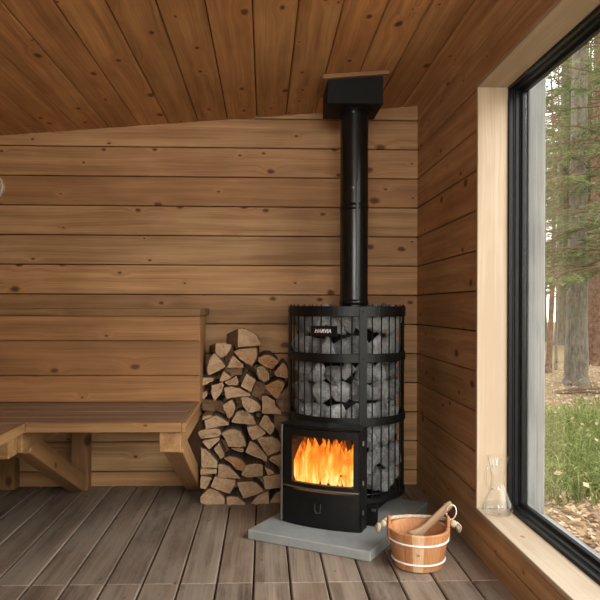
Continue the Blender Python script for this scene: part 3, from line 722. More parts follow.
# tile, outline in twelfths of a pixel, tone (high = orange), edges with bark, label
LOGS = [
 (T2, [(-25, 110), (40, 105), (120, 130), (200, 190), (248, 270), (240, 305), (120, 314), (-25, 328)], .1, (0, 1, 2, 3), 'largest pale split log lying at the very top of the woodpile', .35),
 (T1, [(245, 285), (330, 272), (440, 295), (420, 360), (370, 425), (310, 448), (245, 390)], .35, (4, 5), 'small half-barked log left of the topmost log on the woodpile', .25),
 (T3, [(225, -145), (310, -60), (365, 20), (280, 70), (160, 125), (148, 40), (170, -60)], .15, (4, 5), 'pale wedge log at the upper left edge of the woodpile', 0),
 (T1, [(455, 425), (580, 535), (585, 572), (385, 572), (420, 500)], .3, (), 'small triangular log right of the upper left wedge', 0),
 (T2, [(-75, 380), (0, 345), (195, 338), (205, 400), (190, 480), (145, 550), (70, 510), (-10, 462)], .75, (2, 3), 'reddish brown log directly under the topmost log', 0),
 (T2, [(225, 455), (300, 420), (360, 425), (430, 470), (465, 505), (380, 590), (330, 570), (270, 540), (220, 500)], .9, (0, 1, 2, 3), 'orange tan log with a dark bark top at the upper right of the pile', 0),
 (T4, [(470, 20), (512, -28), (560, 20), (585, 80), (582, 155), (440, 140), (405, 100)], .8, (1, 2), 'brown log at the upper right edge of the pile near the stove cage', 0),
 (T3, [(60, 130), (110, 155), (232, 158), (215, 190), (140, 230), (60, 265)], .05, (), 'flat grey log at the left edge beside the bench backrest', 0),
 (T3, [(65, 330), (130, 318), (147, 365), (105, 412), (65, 398)], .05, (), 'stubby grey log at the left edge just above the bench seat', 0),
 (T3, [(345, 75), (430, 145), (400, 175), (290, 205), (320, 120)], .3, (), 'small tan wedge below the upper left wedge log', 0),
 (T3, [(495, 130), (525, 195), (520, 240), (395, 245), (358, 200), (430, 180)], .3, (), 'small low triangular log left of the upright diamond log', 0),
 (T3, [(200, 250), (330, 205), (347, 240), (330, 310), (290, 370), (235, 432), (193, 340)], .1, (), 'pale kite shaped log in the left part of the upper pile', 0),
 (T3, [(345, 275), (430, 262), (540, 282), (662, 345), (658, 372), (540, 380), (375, 402)], .25, (), 'long flat tan log in the middle of the upper pile', 0),
 (T4, [(80, 105), (190, 185), (130, 325), (10, 255)], .4, (), 'upright diamond shaped tan log in the upper middle', 0),
 (T4, [(12, 392), (90, 385), (180, 430), (247, 500), (235, 540), (140, 572), (90, 555), (40, 500)], .3, (2,), 'tan log with one small knot under the long flat log', 0),
 (T4, [(263, 375), (330, 375), (420, 435), (415, 480), (495, 560), (490, 592), (263, 585)], .5, (), 'tan notched log with a dark knot in its middle at right', 0),
 (T4, [(295, 258), (370, 212), (440, 182), (520, 205), (535, 250), (495, 320), (452, 410), (375, 355)], .98, (2, 3), 'log with a bright red orange heart at the right of the pile', 0),
 (T4, [(205, 25), (280, 15), (345, 95), (350, 170), (290, 205), (235, 165), (200, 90)], .6, (0, 1, 2, 3, 4, 5, 6), 'dark barked log sunk between the orange logs at upper right', -1),
 (T3, [(330, 485), (440, 415), (485, 490), (450, 600), (400, 648), (375, 590)], .7, (2,), 'brown split log right of the loose bark scraps at left', 0),
 (T5, [(435, 148), (500, 25), (560, 5), (640, 22), (700, 90), (728, 150), (725, 182), (600, 168)], .5, (1, 2, 3, 4), 'dim grey brown half-round log just above the middle of the pile', -1),
 (T5, [(115, 132), (210, 80), (250, 65), (310, 95), (402, 155), (402, 180), (280, 200), (130, 230)], .2, (1, 2, 3), 'broad tan log at the left above the flat stacked slabs', 0),
 (T5, [(95, 75), (180, 66), (212, 76), (110, 122), (88, 115)], .5, (), 'thin splinter of wood on top of the broad tan log at left', 0),
 (T5, [(35, 280), (60, 245), (240, 222), (300, 240), (310, 290), (270, 322), (70, 345)], .1, (3, 4), 'flat pale slab log with split lines at the left edge', 0),
 (T5, [(80, 375), (290, 332), (300, 360), (165, 475)], .1, (), 'pale wedge pointing down under the flat slab log', 0),
 (T5, [(220, 465), (290, 397), (350, 520), (345, 560), (310, 595)], .15, (), 'narrow pale leaning log left of the big round log', 0),
 (T5, [(320, 285), (390, 240), (470, 235), (540, 260), (580, 320), (600, 380), (610, 430), (540, 445), (400, 438), (370, 370)], .15, (0, 1, 2, 3, 4, 5), 'biggest half-round log with dark bark in the middle of the pile', 0),
 (T5, [(430, 455), (590, 452), (575, 510), (500, 492)], .6, (), 'dark sliver of wood tucked under the biggest half-round log', -1),
 (T7, [(75, -150), (130, -120), (200, -55), (265, 20), (272, 92), (75, 90)], .05, (0, 1, 2), 'pale quarter log with curved rings at the lower left edge', 0),
 (T6, [(295, 55), (335, 78), (415, 190), (405, 250), (370, 305), (225, 180)], .5, (), 'pointed brown log at the right above the fan shaped log', 0),
 (T6, [(85, 210), (210, 187), (312, 275), (280, 310), (150, 360), (110, 290)], .35, (), 'squarish tan log left of the pointed brown log', 0),
 (T6, [(205, 352), (260, 325), (380, 325), (450, 360), (485, 400), (485, 490), (330, 550), (270, 450)], .4, (1, 2, 3), 'large fan shaped log with one knot hole beside the stove door', 0),
 (T6, [(120, 370), (190, 410), (250, 470), (328, 570), (320, 622), (60, 510)], .35, (), 'large leaning triangular log right of the biggest half-round log', 0),
 (T8, [(345, -10), (385, -45), (490, -70), (490, 90), (440, 68)], .55, (), 'brown log under the fan shaped log against the stove box', 0),
 (T7, [(350, -20), (420, -40), (500, -30), (570, 12), (600, 60), (575, 130), (500, 120), (440, 50)], .97, (0, 1, 2, 3), 'orange half-round log below the biggest half-round log', 0),
 (T7, [(65, 105), (260, 102), (262, 165), (65, 180)], .2, (), 'thin flat plank-like log at the left edge below the ringed quarter log', 0),
 (T7, [(285, 50), (350, 55), (440, 110), (548, 225), (275, 205)], .15, (1, 2), 'pale curved-top log left of the orange half-round log', 0),
 (T7, [(70, 190), (205, 215), (130, 350), (60, 335)], .1, (), 'small pale block at the left edge above the bottom corner log', 0),
 (T7, [(235, 202), (490, 250), (470, 320), (415, 405), (185, 325)], .2, (), 'big tan rectangular log in the second row from the floor', 0),
 (T7, [(70, 440), (160, 347), (260, 367), (355, 455), (350, 540), (300, 552), (70, 520)], .2, (), 'gnarled log with a dark hole at the bottom left corner on the deck', 0),
 (T7, [(375, 440), (500, 445), (600, 515), (600, 552), (390, 560)], .6, (0, 1), 'orange tinged low log second from left on the deck', 0),
 (T8, [(15, 180), (70, 65), (180, 40), (270, 55), (275, 188), (80, 215)], .4, (), 'brown block log right of the orange half-round log', 0),
 (T8, [(295, 85), (370, 115), (420, 162), (330, 182)], .2, (), 'small pale triangular log right of the brown block log', 0),
 (T8, [(275, 197), (480, 165), (490, 335), (300, 350)], .45, (), 'brown square log next to the stove door low in the pile', 0),
 (T8, [(-35, 262), (150, 260), (210, 290), (290, 372), (170, 425), (45, 460), (0, 380)], .4, (1, 2), 'broad five sided tan log in the second row above the quarter round', 0),
 (T8, [(125, 535), (200, 442), (340, 365), (345, 540)], .35, (), 'quarter-round log third from left standing on the deck', 0),
 (T8, [(490, 370), (420, 410), (370, 490), (360, 538), (490, 540)], .55, (0, 1, 2), 'dim log at the bottom right corner of the pile beside the stove', 0),
 (T3, [(370, 5), (560, 5), (560, 120), (480, 120), (430, 170), (345, 70)], .6, (0, 1, 2, 3, 4, 5), 'dark shade-coloured filler log set back behind the small low triangular log', -2),
 (T4, [(195, 190), (290, 225), (370, 365), (260, 370), (240, 480), (140, 350)], .6, (0, 1, 2, 3, 4, 5), 'dark shade-coloured filler log set back right of the upright diamond log', -2),
 (T3, [(80, 410), (190, 420), (300, 430), (370, 470), (360, 600), (230, 560), (100, 540)], .6, (0, 1, 2, 3, 4, 5, 6), 'dark shade-coloured filler log behind the loose splinters at the left of the pile', -2),
 (T4, [(430, 430), (500, 340), (585, 250), (590, 560), (500, 560)], .6, (0, 1, 2, 3, 4), 'dark shade-coloured filler log at the right edge below the red hearted log', -2),
 (T1, [(345, 430), (445, 310), (470, 410), (390, 540)], .6, (0, 1, 2, 3), 'dark shade-coloured filler sliver between the two upper wedge logs', -2),
 (T3, [(350, 400), (560, 385), (580, 480), (490, 540), (340, 480)], .6, (0, 1, 2, 3, 4), 'dark shade-coloured filler log under the long flat tan log', -2),
 (T5, [(300, 340), (370, 380), (400, 450), (430, 520), (350, 590), (320, 500)], .6, (0, 1, 2, 3, 4, 5), 'dark shade-coloured filler log left of and below the biggest half-round log', -2),
 (T7, [(490, 260), (520, 300), (590, 470), (500, 440), (420, 410)], .6, (0, 1, 2, 3, 4), 'dark shade-coloured filler log in the gap above the quarter-round logs on the deck', -2),
 (T8, [(90, 215), (270, 200), (300, 360), (220, 300), (150, 258), (0, 250)], .6, (0, 1, 2, 3, 4, 5), 'dark shade-coloured filler log under the brown block log low in the pile', -2),
 (T2, [(240, 530), (320, 570), (380, 600), (340, 690), (215, 640), (160, 560)], .6, (0, 1, 2, 3, 4, 5), 'dark shade-coloured filler log under the dark topped orange log at upper right', -2),
]
YLF = 3.285
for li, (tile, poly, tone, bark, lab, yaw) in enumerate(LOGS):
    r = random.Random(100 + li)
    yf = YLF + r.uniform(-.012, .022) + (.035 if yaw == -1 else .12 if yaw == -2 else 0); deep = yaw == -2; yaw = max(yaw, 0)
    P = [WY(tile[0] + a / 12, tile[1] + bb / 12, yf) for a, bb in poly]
    cx = sum(p.x for p in P) / len(P); cz = sum(p.z for p in P) / len(P)
    base = Vector((cx, yf, min(p.z for p in P)))
    Q = [Vector((cx + (p.x - cx) * 1.0, yf, cz + (p.z - cz) * 1.0)) for p in P]
    # rounder outline
    S = []; src = []
    for i, p in enumerate(Q):
        q = Q[(i + 1) % len(Q)]
        for tt in (0.06, .3, .65, .94):
            w = p.lerp(q, tt); jit = .0016; S.append(Vector((w.x + r.uniform(-jit, jit), yf, w.z + r.uniform(-jit, jit)))); src.append(i)
    L = r.uniform(.27, .31); L = min(L, YB - .022 - yf - .02)
    if yaw: L = .27
    d = Vector((-math.sin(yaw), math.cos(yaw), 0)) * L
    if not yaw: d.x += r.uniform(-.006, .006)
    heart = Vector((cx + r.uniform(-.05, .05), 0, cz - r.uniform(.0, .06)))
    b = MB(); n = len(S)
    cen = Vector((cx, yf, cz))
    # end face: outline, an inner ring, a centre
    ring = [Vector((cx + (p.x - cx) * .55, yf + r.uniform(-.003, .003), cz + (p.z - cz) * .55)) for p in S]
    V = S + ring + [cen + Vector((0, r.uniform(-.003, .003), 0))]
    W = [(p.x - heart.x, p.z - heart.z, li * 1.7) for p in V]
    F = [(i, (i + 1) % n, n + (i + 1) % n, n + i) for i in range(n)] + [(n + i, n + (i + 1) % n, 2 * n) for i in range(n)]
    b.add(V, F, W, tone, 0)
    off = r.uniform(0, 20)
    V = []; W = []; SEG = 3
    for q in range(SEG + 1):
        for i, p in enumerate(S):
            sc_ = 1 - (.42 if yaw else .05) * q / SEG; za = base.z if yaw else cz
            pp = Vector((cx + (p.x - cx) * sc_, yf, za + (p.z - za) * sc_)) + d * (q / SEG); V.append(pp); W.append((q / SEG * L + off, p.x * 1.0 + p.z + off, p.z - p.x))
    F = [(q * n + i, q * n + (i + 1) % n, (q + 1) * n + (i + 1) % n, (q + 1) * n + i) for q in range(SEG) for i in range(n)] + [tuple(SEG * n + i for i in range(n))]
    b.add(V, F, W, tone, 1)
    lg = b.build('firewood_log', [M['split'], M['bark']] if deep else [M['logend'], M['split']], origin=base); tag(lg, lab, 'firewood', 'split logs in the woodpile')  # added gap fillers take darker materials; shade between logs put into colour
    if bark:
        bb = MB(); V = []; W = []; ids = [i for i in range(n) if src[i] in bark]
        runs = []; 
        for i in ids:
            if runs and runs[-1][-1] == i - 1: runs[-1].append(i)
            else: runs.append([i])
        for run in runs:
            V = []; W = []; m_ = len(run)
            for (yo, dd) in ((.0025, 0), (L, 0)):
                for k_, i in enumerate(run):
                    p = S[i]; out = Vector((p.x - cx, 0, p.z - cz)).normalized(); th = .0055 * (1 if 0 < k_ < m_ - 1 else .35)
                    for tt in (-.0008, th):
                        scb = 1 - (.42 if yaw else 0) * yo / L; pb = p + out * tt; V.append(Vector((cx + (pb.x - cx) * scb, pb.y, base.z + (pb.z - base.z) * scb)) + d * (yo / L)); W.append((yo * 1 + off, p.x + p.z, p.z - p.x))
            F = []
            for i in range(m_ - 1):
                a0 = 2 * i; c0 = 2 * m_ + 2 * i
                F += [(a0, a0 + 1, a0 + 3, a0 + 2), (c0, c0 + 2, c0 + 3, c0 + 1), (a0 + 1, c0 + 1, c0 + 3, a0 + 3), (a0, a0 + 2, c0 + 2, c0)]
            F += [(0, 2 * m_, 2 * m_ + 1, 1), (2 * m_ - 2, 2 * m_ - 1, 4 * m_ - 1, 4 * m_ - 2)]
            bb.add(V, F, W)
        bb.build('bark', M['bark'], lg)

# ------------------------------------------------------------------ bucket, ladle
bc = WZ(418.2, 564.5, 0); BH = .140; RB, RT = .090, .1125
bucket = thing('sauna_bucket', 'small wooden bucket with two white hoops on the deck', 'bucket', (bc.x, bc.y, 0))
face = math.atan2(-bc.y, -bc.x)
m = NT('bucket_stave'); tn = m.attr('tone', 'Fac'); wc = m.attr('wc'); x, y, z = m.sep(wc)
fn = m.noise(m.comb(m.math('MULTIPLY', x, 8), m.math('MULTIPLY', y, 180), m.math('MULTIPLY', z, 150)), 1, 3)
r_ = m.node('ShaderNodeValToRGB'); m.link(tn, r_.inputs[0]); cr = r_.color_ramp
cr.elements[0].position = 0; cr.elements[0].color = C(.70, .47, .26); cr.elements[1].position = 1; cr.elements[1].color = C(.42, .165, .06)
e = cr.elements.new(.25); e.color = C(.56, .28, .12); e = cr.elements.new(.6); e.color = C(.47, .20, .08)
m.link(m.mix(m.rng(fn, .35, .65, 0, .35), r_.outputs[0], C(.25, .10, .04)), m.b.inputs['Base Color']); m.b.inputs['Roughness'].default_value = .5; M['stave'] = m.mat
NS = 18; tones = [.03] + [random.Random(3 + i).uniform(.3, 1) for i in range(NS - 1)]
b = MB()
for k in range(NS):
    a0 = face + (k - .5) * 2 * math.pi / NS + .0; a1 = a0 + 2 * math.pi / NS
    if k == 0: a0 -= .02; a1 += .02
    if k == 1: a0 += .02
    if k == NS - 1: a1 -= .02
    V = []; W = []; N = 4; rr_ = [(RB, .004), (RT, BH - .002), (RT - .002, BH), (RT - .011, BH), (RT - .013, BH - .002), (RB - .013, .004)]
    for q in range(N + 1):
        a = a0 + (a1 - a0) * q / N; dent = .0008 if q in (0, N) else 0
        for (r1, z1) in rr_: V.append(Vector((bc.x + (r1 - dent) * math.cos(a), bc.y + (r1 - dent) * math.sin(a), z1))); W.append((z1 + k * 3.1, a * .1, r1))
    P = len(rr_); F = [tuple(range(P)), tuple(N * P + i for i in range(P))]
    for q in range(N):
        for i in range(P): F.append((q * P + i, q * P + (i + 1) % P, (q + 1) * P + (i + 1) % P, (q + 1) * P + i))
    b.add(V, F, W, tones[k])
disc(b, (bc.x, bc.y, .012), RB - .012, 40); lathe(b, bc, [(0, .003), (RB - .003, .003)], 32)
b.build('staves', M['stave'], bucket)
for zz in (.102, .030):
    r1 = RB + (RT - RB) * zz / BH; b = MB()
    tube(b, [Vector((bc.x + (r1 + .0015) * math.cos(a), bc.y + (r1 + .0015) * math.sin(a), zz)) for a in [2 * math.pi * i / 64 for i in range(64)]], .0036, 8, closed=True)
    b.build('hoop', M['white'], bucket, smooth=True)
b = MB(); lathe(b, bc, [(0, .072), (RB + (RT - RB) * .5 - .0135, .072)], 48); b.build('water', M['water'], bucket)
# burnt emblem on the pale stave
b = MB(); nv = Vector((math.cos(face), math.sin(face), 0)); tv = Vector((-nv.y, nv.x, 0)); zz = .068; r1 = RB + (RT - RB) * zz / BH
up = Vector((0, 0, 1)) + nv * ((RT - RB) / BH)
for s, hgt, ww_ in ((-1, .010, .0018), (0, .015, .0022), (1, .010, .0018)):
    prism(b, [(s * .0045 - ww_, -.004), (s * .0045 + ww_, -.004), (s * .0045 + ww_ * .7, hgt * .5 - .004), (s * .0045, hgt - .004), (s * .0045 - ww_ * .7, hgt * .5 - .004)], tv, up, nv, Vector((bc.x, bc.y, zz)) + nv * (r1 - .0005), .0009)
b.build('burnt_emblem', simple('burnt_mark', C(.30, .15, .06), .7), bucket)
# ears
sd = Vector((nv.y, -nv.x, 0)); sd = Vector((.985, -.05, 0)).normalized()
if sd.x < 0: sd = -sd
fwd = Vector((sd.y, -sd.x, 0))
for s in (-1, 1):
    b = MB(); c0 = Vector((bc.x, bc.y, 0)) + sd * s * (RT - .004)
    board(b, c0 + Vector((0, 0, BH - .002)), (.012, .028, .085), (sd, fwd, X3[2]), grain=2, ch=.003, tone=.7); b.build('ear', M['stave'], bucket)
# rope with frayed knots
b = MB(); zr = BH + .012; pts = []
e0 = Vector((bc.x, bc.y, zr)) - sd * (RT + .012); e9 = Vector((bc.x, bc.y, zr)) + sd * (RT + .012)
for i in range(19):
    tt = i / 18; a = math.pi * tt
    p = Vector((bc.x, bc.y, zr)) - sd * math.cos(a) * (RT + .012) - fwd * math.sin(a) ** .8 * (RT * .93) + Vector((0, 0, -.006 * math.sin(a)))
    pts.append(p)
rp = b
tube(b, pts, [.0075 + .0008 * math.sin(i * 2.6) for i in range(19)], 10); rope = b.build('rope_handle', M['rope'], bucket, smooth=True)
rk = random.Random(9)
for e in (e0, e9):
    b = MB(); s = (e - bc); s.z = 0; s.normalize()
    lathe(b, e + s * .004, [(.001, -.014), (.010, -.010), (.0145, 0), (.010, .010), (.001, .014)], 12)
    for k in range(34):
        dr = Vector((s.x + rk.uniform(-.5, .5), s.y + rk.uniform(-.5, .5), rk.uniform(-1.2, .15))).normalized(); p = e + s * .008
        tube(b, [p, p + dr * .016, p + dr * .027 + Vector((0, 0, -.012))], [.0036, .0032, .0014], 5)
    b.build('frayed_knot', M['rope'], rope, smooth=True)
# ladle
lt0 = WY(451.5, 503.0, bc.y - .03 + .06); lt1 = WY(417, 535, bc.y - .0)
lad = thing('sauna_ladle', 'wooden ladle leaning in the bucket with a white string loop', 'ladle', lt1)
M['ladle'] = wood('ladle_wood', C(.25, .14, .075), C(.42, .26, .15), C(.33, .18, .095), KN, knots=.0)
b = MB(); d = (lt1 - lt0); L = d.length; d.normalize(); sdv = d.cross(Vector((0, 1, 0))).normalized(); thv = d.cross(sdv).normalized()
prof = [(0, .010, .006), (.012, .0145, .008), (L * .45, .0145, .010), (L * .72, .0135, .010), (L * .86, .017, .012), (L * .96, .022, .013), (L * 1.06, .031, .010), (L * 1.12, .034, .004)]
V = []; W = []
for (q, w, t_) in prof:
    for k in range(12):
        an = 2 * math.pi * k / 12; sq = 1.0
        V.append(lt0 + d * q + sdv * (w * math.copysign(abs(math.cos(an)) ** .7, math.cos(an))) + thv * (t_ * math.copysign(abs(math.sin(an)) ** .7, math.sin(an)))); W.append((q, w * math.cos(an), t_ * math.sin(an)))
F = [(i * 12 + k, i * 12 + (k + 1) % 12, (i + 1) * 12 + (k + 1) % 12, (i + 1) * 12 + k) for i in range(len(prof) - 1) for k in range(12)] + [tuple(range(12)), tuple((len(prof) - 1) * 12 + k for k in range(12))]
b.add(V, F, W, .3); b.build('handle', M['ladle'], lad, smooth=True)
b = MB(); bw = lt0 + d * (L * 1.12) + Vector((-.012, .0, -.012))
lathe(b, bw, [(.001, -.026), (.022, -.022), (.034, -.008), (.037, .006), (.034, .006), (.031, -.006), (.020, -.018), (.001, -.021)], 28); b.build('bowl', M['ladle'], lad, smooth=True)
b = MB(); hl = lt0 + d * .022
pts = []
for i in range(25):
    a = 2 * math.pi * i / 25; pts.append(hl + thv * 0 + Vector((.012 + .0165 * math.cos(a + 2.6), -.012 + .012 * math.sin(a), -.016 + .030 * math.sin(a + 2.6))))
tube(b, pts, .0022, 7, closed=True); tube(b, [hl + sdv * .013 - thv * .01, hl - thv * .0105, hl - sdv * .013 - thv * .008], .0022, 7)
b.build('string_loop', M['string'], lad, smooth=True)

# ------------------------------------------------------------------ carafe on the sill
cc = Vector(((XR + XF) / 2 - .003, YJ - .066, ZS + .0006))
car = thing('glass_carafe', 'clear glass carafe with water on the window sill', 'carafe', cc)
outer = [(.0, 0), (.040, 0), (.052, .004), (.057, .014), (.056, .026), (.048, .050), (.035, .080), (.027, .105), (.0235, .125), (.0245, .140), (.030, .170), (.036, .195), (.040, .212)]
inner = [(r - .0022, z) for r, z in outer[::-1] if z > .01] + [(.044, .008), (.036, .004), (0, .004)]
inner[0] = (.0385, .2125)
b = MB(); lathe(b, cc, outer + [(.0395, .2135), (.0385, .212)], 48); b.build('flask', M['glass'], car, smooth=True)
b = MB(); pts = [cc + Vector((-r, 0, z)) for r, z in ((.032, .180), (.050, .184), (.064, .170), (.068, .145), (.062, .118), (.050, .100), (.029, .096))]
dirh = Vector((-.86, -.5, 0)); pts = [cc + dirh * (-(p - cc).x) + Vector((0, 0, (p - cc).z)) for p in pts]
tube(b, pts, [.004, .0042, .0042, .0042, .0042, .0042, .004], 10); b.build('handle', M['glass'], car, smooth=True)
b = MB(); lathe(b, cc, [(.0436, .0064), (.0535, .015), (.0540, .024), (.0525, .034), (0, .034)], 48); b.build('water', M['water'], car, smooth=False)

# ------------------------------------------------------------------ outside
ZG = -.22
def gz(x, y): return ZG + .05 * mnoise.noise(Vector((x * .35, y * .35, 0))) + .012 * mnoise.noise(Vector((x * 1.7, y * 1.7, 4)))
m = NT('forest_floor'); g = m.node('ShaderNodeNewGeometry').outputs['Position']
n1 = m.noise(g, .9, 4, .6); n2 = m.noise(g, 22, 4, .7); n3 = m.noise(g, 5, 4, .6)
c = m.mix(m.rng(n2, .3, .7), C(.15, .095, .055), C(.36, .25, .16)); c = m.mix(m.rng(n3, .5, .65), c, C(.17, .18, .06))
m.link(c, m.b.inputs['Base Color']); m.b.inputs['Roughness'].default_value = 1; m.b.inputs['Specular IOR Level'].default_value = .05; m.bump(n2, .8, .03); M['ground'] = m.mat
b = MB(); NX, NY = 60, 60; xs = [XF + .12 + (i / NX) ** 1.7 * 55 for i in range(NX + 1)]; ys = [-14 + j / NY * 74 for j in range(NY + 1)]
b.add([Vector((x, y, gz(x, y) - .004 * max(0, y - 30))) for x in xs for y in ys], [(i * (NY + 1) + j, (i + 1) * (NY + 1) + j, (i + 1) * (NY + 1) + j + 1, i * (NY + 1) + j + 1) for i in range(NX) for j in range(NY)])
gr = b.build('forest_ground', M['ground'], smooth=True); struct(gr)
def leafmat(name, c1, c2, trans=.4):
    m = NT(name); tn = m.attr('tone', 'Fac'); c = m.mix(tn, c1, c2)
    d = m.node('ShaderNodeBsdfDiffuse'); t = m.node('ShaderNodeBsdfTranslucent'); mx = m.node('ShaderNodeMixShader'); mx.inputs[0].default_value = trans
    m.link(c, d.inputs[0]); m.link(c, t.inputs[0]); m.link(d.outputs[0], mx.inputs[1]); m.link(t.outputs[0], mx.inputs[2]); m.link(mx.outputs[0], m.out.inputs['Surface']); return m.mat
M['grass'] = leafmat('grass_blades', C(.10, .14, .035), C(.30, .30, .11))
M['needle'] = leafmat('hemlock_needles', C(.06, .10, .035), C(.22, .26, .10))
M['leaf'] = leafmat('dry_leaves', C(.33, .17, .075), C(.58, .45, .30), .2)
m = NT('tree_bark'); o_ = m.obj(); x, y, z = m.sep(o_)
n1 = m.noise(m.comb(m.math('MULTIPLY', x, 26), m.math('MULTIPLY', y, 26), m.math('MULTIPLY', z, 7)), 1, 5, .7); n2 = m.noise(o_, 2.0, 3)
c = m.mix(m.rng(n1, .3, .68), C(.055, .042, .030), C(.20, .165, .125)); c = m.mix(m.math('MULTIPLY', m.rng(n2, .48, .66), .5), c, C(.11, .12, .06))
m.link(c, m.b.inputs['Base Color']); m.b.inputs['Roughness'].default_value = 1; m.bump(n1, 1, .02); M['tbark'] = m.mat
M['redbark'] = simple('reddish_bark', C(.10, .055, .035), 1, 0, .05, (30, 1, .02), (14, C(.20, .12, .08)))
M['twig'] = simple('bare_twig', C(.13, .085, .055), .9, 0, .1)
def outp(px, Y): return WY(px, 300, Y).x
# grass
rg = random.Random(31); b = MB()
def blade(mb, x, y, h, lean, w, tone):
    z = gz(x, y); a = rg.uniform(0, 6.28); t = Vector((math.cos(a), math.sin(a), 0)) * w; l = Vector((math.cos(a + 1.4 + lean), math.sin(a + 1.4 + lean), 0))
    p = Vector((x, y, z)); q = p + l * h * .22 + Vector((0, 0, h * .6)); r = p + l * h * .8 + Vector((0, 0, h * .8))
    mb.add([p - t, p + t, q + t * .9, q - t * .9, r], [(0, 1, 2, 3), (3, 2, 4)], None, tone)
n = 0
while n < 22000:
    Y = 3.9 + 4.6 * rg.random() ** 1.1; x = Y * rg.uniform(.28, .82)
    dens = mnoise.noise(Vector((x * 1.1, Y * 1.1, 7))) + .55 - max(0, 4.6 - Y) * .9 - max(0, Y - 6.6) * .6
    n += 1
    if rg.random() > dens + .25: continue
    blade(b, x, Y, rg.uniform(.06, .22), rg.uniform(-1, 1), rg.uniform(.003, .006), rg.random())
o = b.build('grass', M['grass'], recalc=False); tag(o, 'tall green grass growing outside the window', 'grass', kind='stuff')
# broad leafy weeds among the grass
b = MB()
for i in range(800):
    Y = rg.uniform(4.0, 6.6); x = Y * rg.uniform(.3, .78); h = rg.uniform(.08, .26); z = gz(x, Y)
    for k in range(7):
        a = rg.uniform(0, 6.28); l = Vector((math.cos(a), math.sin(a), rg.uniform(-.1, .5))).normalized(); s_ = Vector((-l.y, l.x, 0)); p = Vector((x, Y, z + h * rg.uniform(.3, 1))); L = rg.uniform(.03, .07)
        b.add([p, p + l * L * .5 + s_ * L * .14, p + l * L, p + l * L * .5 - s_ * L * .14], [(0, 1, 2, 3)], None, rg.uniform(.1, .9))
o = b.build('leafy_weeds', M['grass'], recalc=False); tag(o, 'leafy green weeds among the grass outside', 'weeds', kind='stuff')
# fallen leaves
b = MB()
for i in range(16000):
    Y = 2.4 + 12 * rg.random() ** 1.6; x = max(XF + .2, Y * rg.uniform(.30, .85)); z = gz(x, Y) + (rg.uniform(.004, .03) if rg.random() < .95 else rg.uniform(.04, .13)); a = rg.uniform(0, 6.28)
    l = Vector((math.cos(a), math.sin(a), rg.uniform(-.6, .6))) * rg.uniform(.014, .032); s_ = Vector((-math.sin(a), math.cos(a), rg.uniform(-.7, .7))) * rg.uniform(.008, .02)
    p = Vector((x, Y, z)); b.add([p - l, p + s_, p + l, p - s_], [(0, 1, 2, 3)], None, rg.random())
o = b.build('fallen_leaves', M['leaf'], recalc=False); tag(o, 'dry tan leaves scattered on the ground outside', 'leaves', kind='stuff')
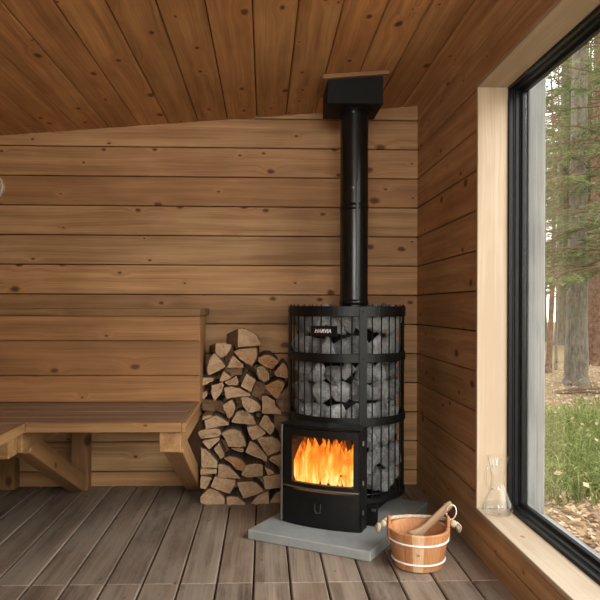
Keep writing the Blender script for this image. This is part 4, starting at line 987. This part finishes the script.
# trees
def trunk_pts(h, bend, r): 
    return [Vector((bend * math.sin(t * 3), bend * .6 * math.sin(t * 2.1 + 1), h * t)) for t in [i / 14 for i in range(15)]]
def make_tree(label, loc, h, r0, seed, bough_z, bough_n, dens, bend=.06, flare=1.5, blen=(1.2, 2.6), group=None, name='conifer_tree', bark='tbark'):
    r = random.Random(seed); base = Vector((loc[0], loc[1], gz(loc[0], loc[1]) - .05))
    root = thing(name, label, 'tree', base, group)
    pts = trunk_pts(h, bend, r0); tp = [base + p for p in pts]
    b = MB(); rads = [r0 * (1 - .8 * (i / 14)) * (1 + (flare - 1) * math.exp(-i * 1.6)) for i in range(15)]
    dp = []; dr = []
    for i in range(14):
        for q in range(3): dp.append(tp[i].lerp(tp[i + 1], q / 3)); tt = q / 3; dr.append((rads[i] * (1 - tt) + rads[i + 1] * tt) * r.uniform(.97, 1.03))
    dp[0:1] = [dp[0], dp[0] + Vector((0, 0, .08)), dp[0] + Vector((0, 0, .2))]; dr[0:1] = [dr[0] * 1.35, dr[0] * 1.1, dr[0] * .92]
    tube(b, dp, dr, 16); b.build('trunk', M[bark], root, smooth=True)
    bb = MB(); fb = MB()
    for k in range(bough_n):
        zz = r.uniform(*bough_z); t = zz / h; i = min(13, int(t * 14)); p = tp[i].lerp(tp[i + 1], t * 14 - i); a = r.uniform(0, 6.283); L = r.uniform(*blen) * (1 - .55 * t)
        dv = Vector((math.cos(a), math.sin(a), r.uniform(-.12, .25))); P = [p]
        for q in range(1, 6): P.append(p + dv * L * q / 5 + Vector((r.uniform(-.05, .05), r.uniform(-.05, .05), -.26 * L * (q / 5) ** 2 + r.uniform(-.03, .03))))
        tube(bb, P, [.016 - .0024 * q for q in range(6)], 5, cap=False)
        for q in range(int(13 * L)):
            tt = r.uniform(.18, 1.0); ii = min(4, int(tt * 5)); o_ = P[ii].lerp(P[ii + 1], tt * 5 - ii); sg = r.choice((-1, 1)); sdv = Vector((-dv.y, dv.x, 0)) * sg
            tv = (dv * r.uniform(.3, .8) + sdv * r.uniform(.4, 1) + Vector((0, 0, r.uniform(-.45, .1)))).normalized(); TL = r.uniform(.18, .5)
            e1_ = o_ + tv * TL + Vector((0, 0, -.12 * TL)); tube(bb, [o_, o_.lerp(e1_, .5) + Vector((0, 0, .03)), e1_], [.004, .003, .0015], 3, cap=False)
            if r.random() < dens:
                tone = r.random()
                for s2 in range(int(16 * TL / .3)):
                    w = r.uniform(.05, 1); c_ = o_.lerp(e1_, w) + Vector((r.uniform(-.012, .012), r.uniform(-.012, .012), r.uniform(-.012, .02))); sd2 = tv.cross(Vector((0, 0, 1))).normalized() * r.choice((-1, 1))
                    nv_ = (tv * .5 + sd2 + Vector((0, 0, r.uniform(-.5, .3)))).normalized(); l2 = r.uniform(.04, .085); w2 = Vector((0, 0, 1)).cross(nv_).normalized() * .006 + Vector((0, 0, .004))
                    fb.add([c_ - w2, c_ + nv_ * l2 * .5 - w2 * 1.2, c_ + nv_ * l2, c_ + nv_ * l2 * .5 + w2 * 1.2], [(0, 1, 2, 3)], None, min(1, max(0, tone + r.uniform(-.2, .2))))
    bb.build('boughs', M['twig'], root, recalc=False)
    if fb.v: fb.build('needles', M['needle'], root, recalc=False)
    return root
def dup(root, loc, rz, s, label, group=None):
    r = root.copy(); COL.objects.link(r); r.location = (loc[0], loc[1], gz(loc[0], loc[1]) - .05); r.rotation_euler = (0, 0, rz); r.scale = (s, s, s); r['label'] = label
    if group: r['group'] = group
    for ch in root.children:
        c = ch.copy(); COL.objects.link(c); c.parent = r
    return r
tA = make_tree('thick mossy conifer trunk nearest the window, centred in the pane', (outp(577, 10.4), 10.4), 13, .165, 1, (2.0, 9), 80, .75, .05, 1.15)
tB = make_tree('dark reddish conifer at the right edge of the window view', (outp(600, 13.8), 13.8), 14, .24, 2, (2.6, 10), 45, .45, .03, 1.25, bark='redbark')
tC = make_tree('thin curved brown sapling beside the grey exterior post', (outp(549.5, 12.0), 12.0), 5.5, .055, 3, (1.4, 5), 26, .25, .10, 1.2, (.5, 1.2), bark='redbark')
tD = make_tree('slim bare sapling between the curved sapling and the thick trunk', (outp(556.5, 12.6), 12.6), 8, .025, 4, (1.6, 7), 40, .45, .04, 1.1, (.6, 1.4))
tE = make_tree('conifer standing far back left of the thick trunk', (outp(563, 21), 21), 14, .20, 5, (2.0, 12), 120, .8, .05, 1.4, (1.4, 3.0))
rt = random.Random(77); GT = 'forest conifers beyond the window'
far = [(540, 24), (570, 26), (585, 23), (597, 28), (612, 21), (628, 26), (645, 18), (520, 20), (505, 27), (660, 30), (590, 36), (606, 38), (535, 44), (625, 40), (690, 22), (720, 16)]
for i, (px, Y) in enumerate(far):
    dup((tE, tE, tB)[i % 3], (outp(px, Y), Y), rt.uniform(0, 6.28), rt.uniform(.85, 1.2), 'tall conifer in the dense far forest behind the thick trunk', GT)
tE['group'] = GT
# low branches reaching in front of the view
tF = make_tree('leaning hemlock with drooping green boughs in front of the thick trunk', (outp(632, 8.6), 8.6), 10, .11, 8, (1.7, 6.5), 90, .7, .06, 1.3, (1.6, 3.2))
# fallen sticks near the trunk
for i, (px, Y, an, L, lab) in enumerate(((586, 9.5, .25, 1.1, 'long fallen stick in front of the thick trunk'), (592, 9.1, -.35, .9, 'fallen stick crossing in front of the dark trunk'), (583, 9.9, .9, .7, 'short fallen stick at the foot of the thick trunk'))):
    x = outp(px, Y); z = gz(x, Y) + .03; d = Vector((math.cos(an), math.sin(an), .04)) * L / 2; p = Vector((x, Y, z))
    b = MB(); tube(b, [p - d, p - d * .3 + Vector((0, 0, .02)), p + d * .4, p + d], [.022, .02, .016, .008], 7); tube(b, [p + d * .2, p + d * .5 + Vector((-.1, .15, .08))], [.010, .005], 5)
    tag(b.build('fallen_stick', M['twig'], origin=p - Vector((0, 0, .03))), lab, 'stick', 'fallen sticks by the trees')
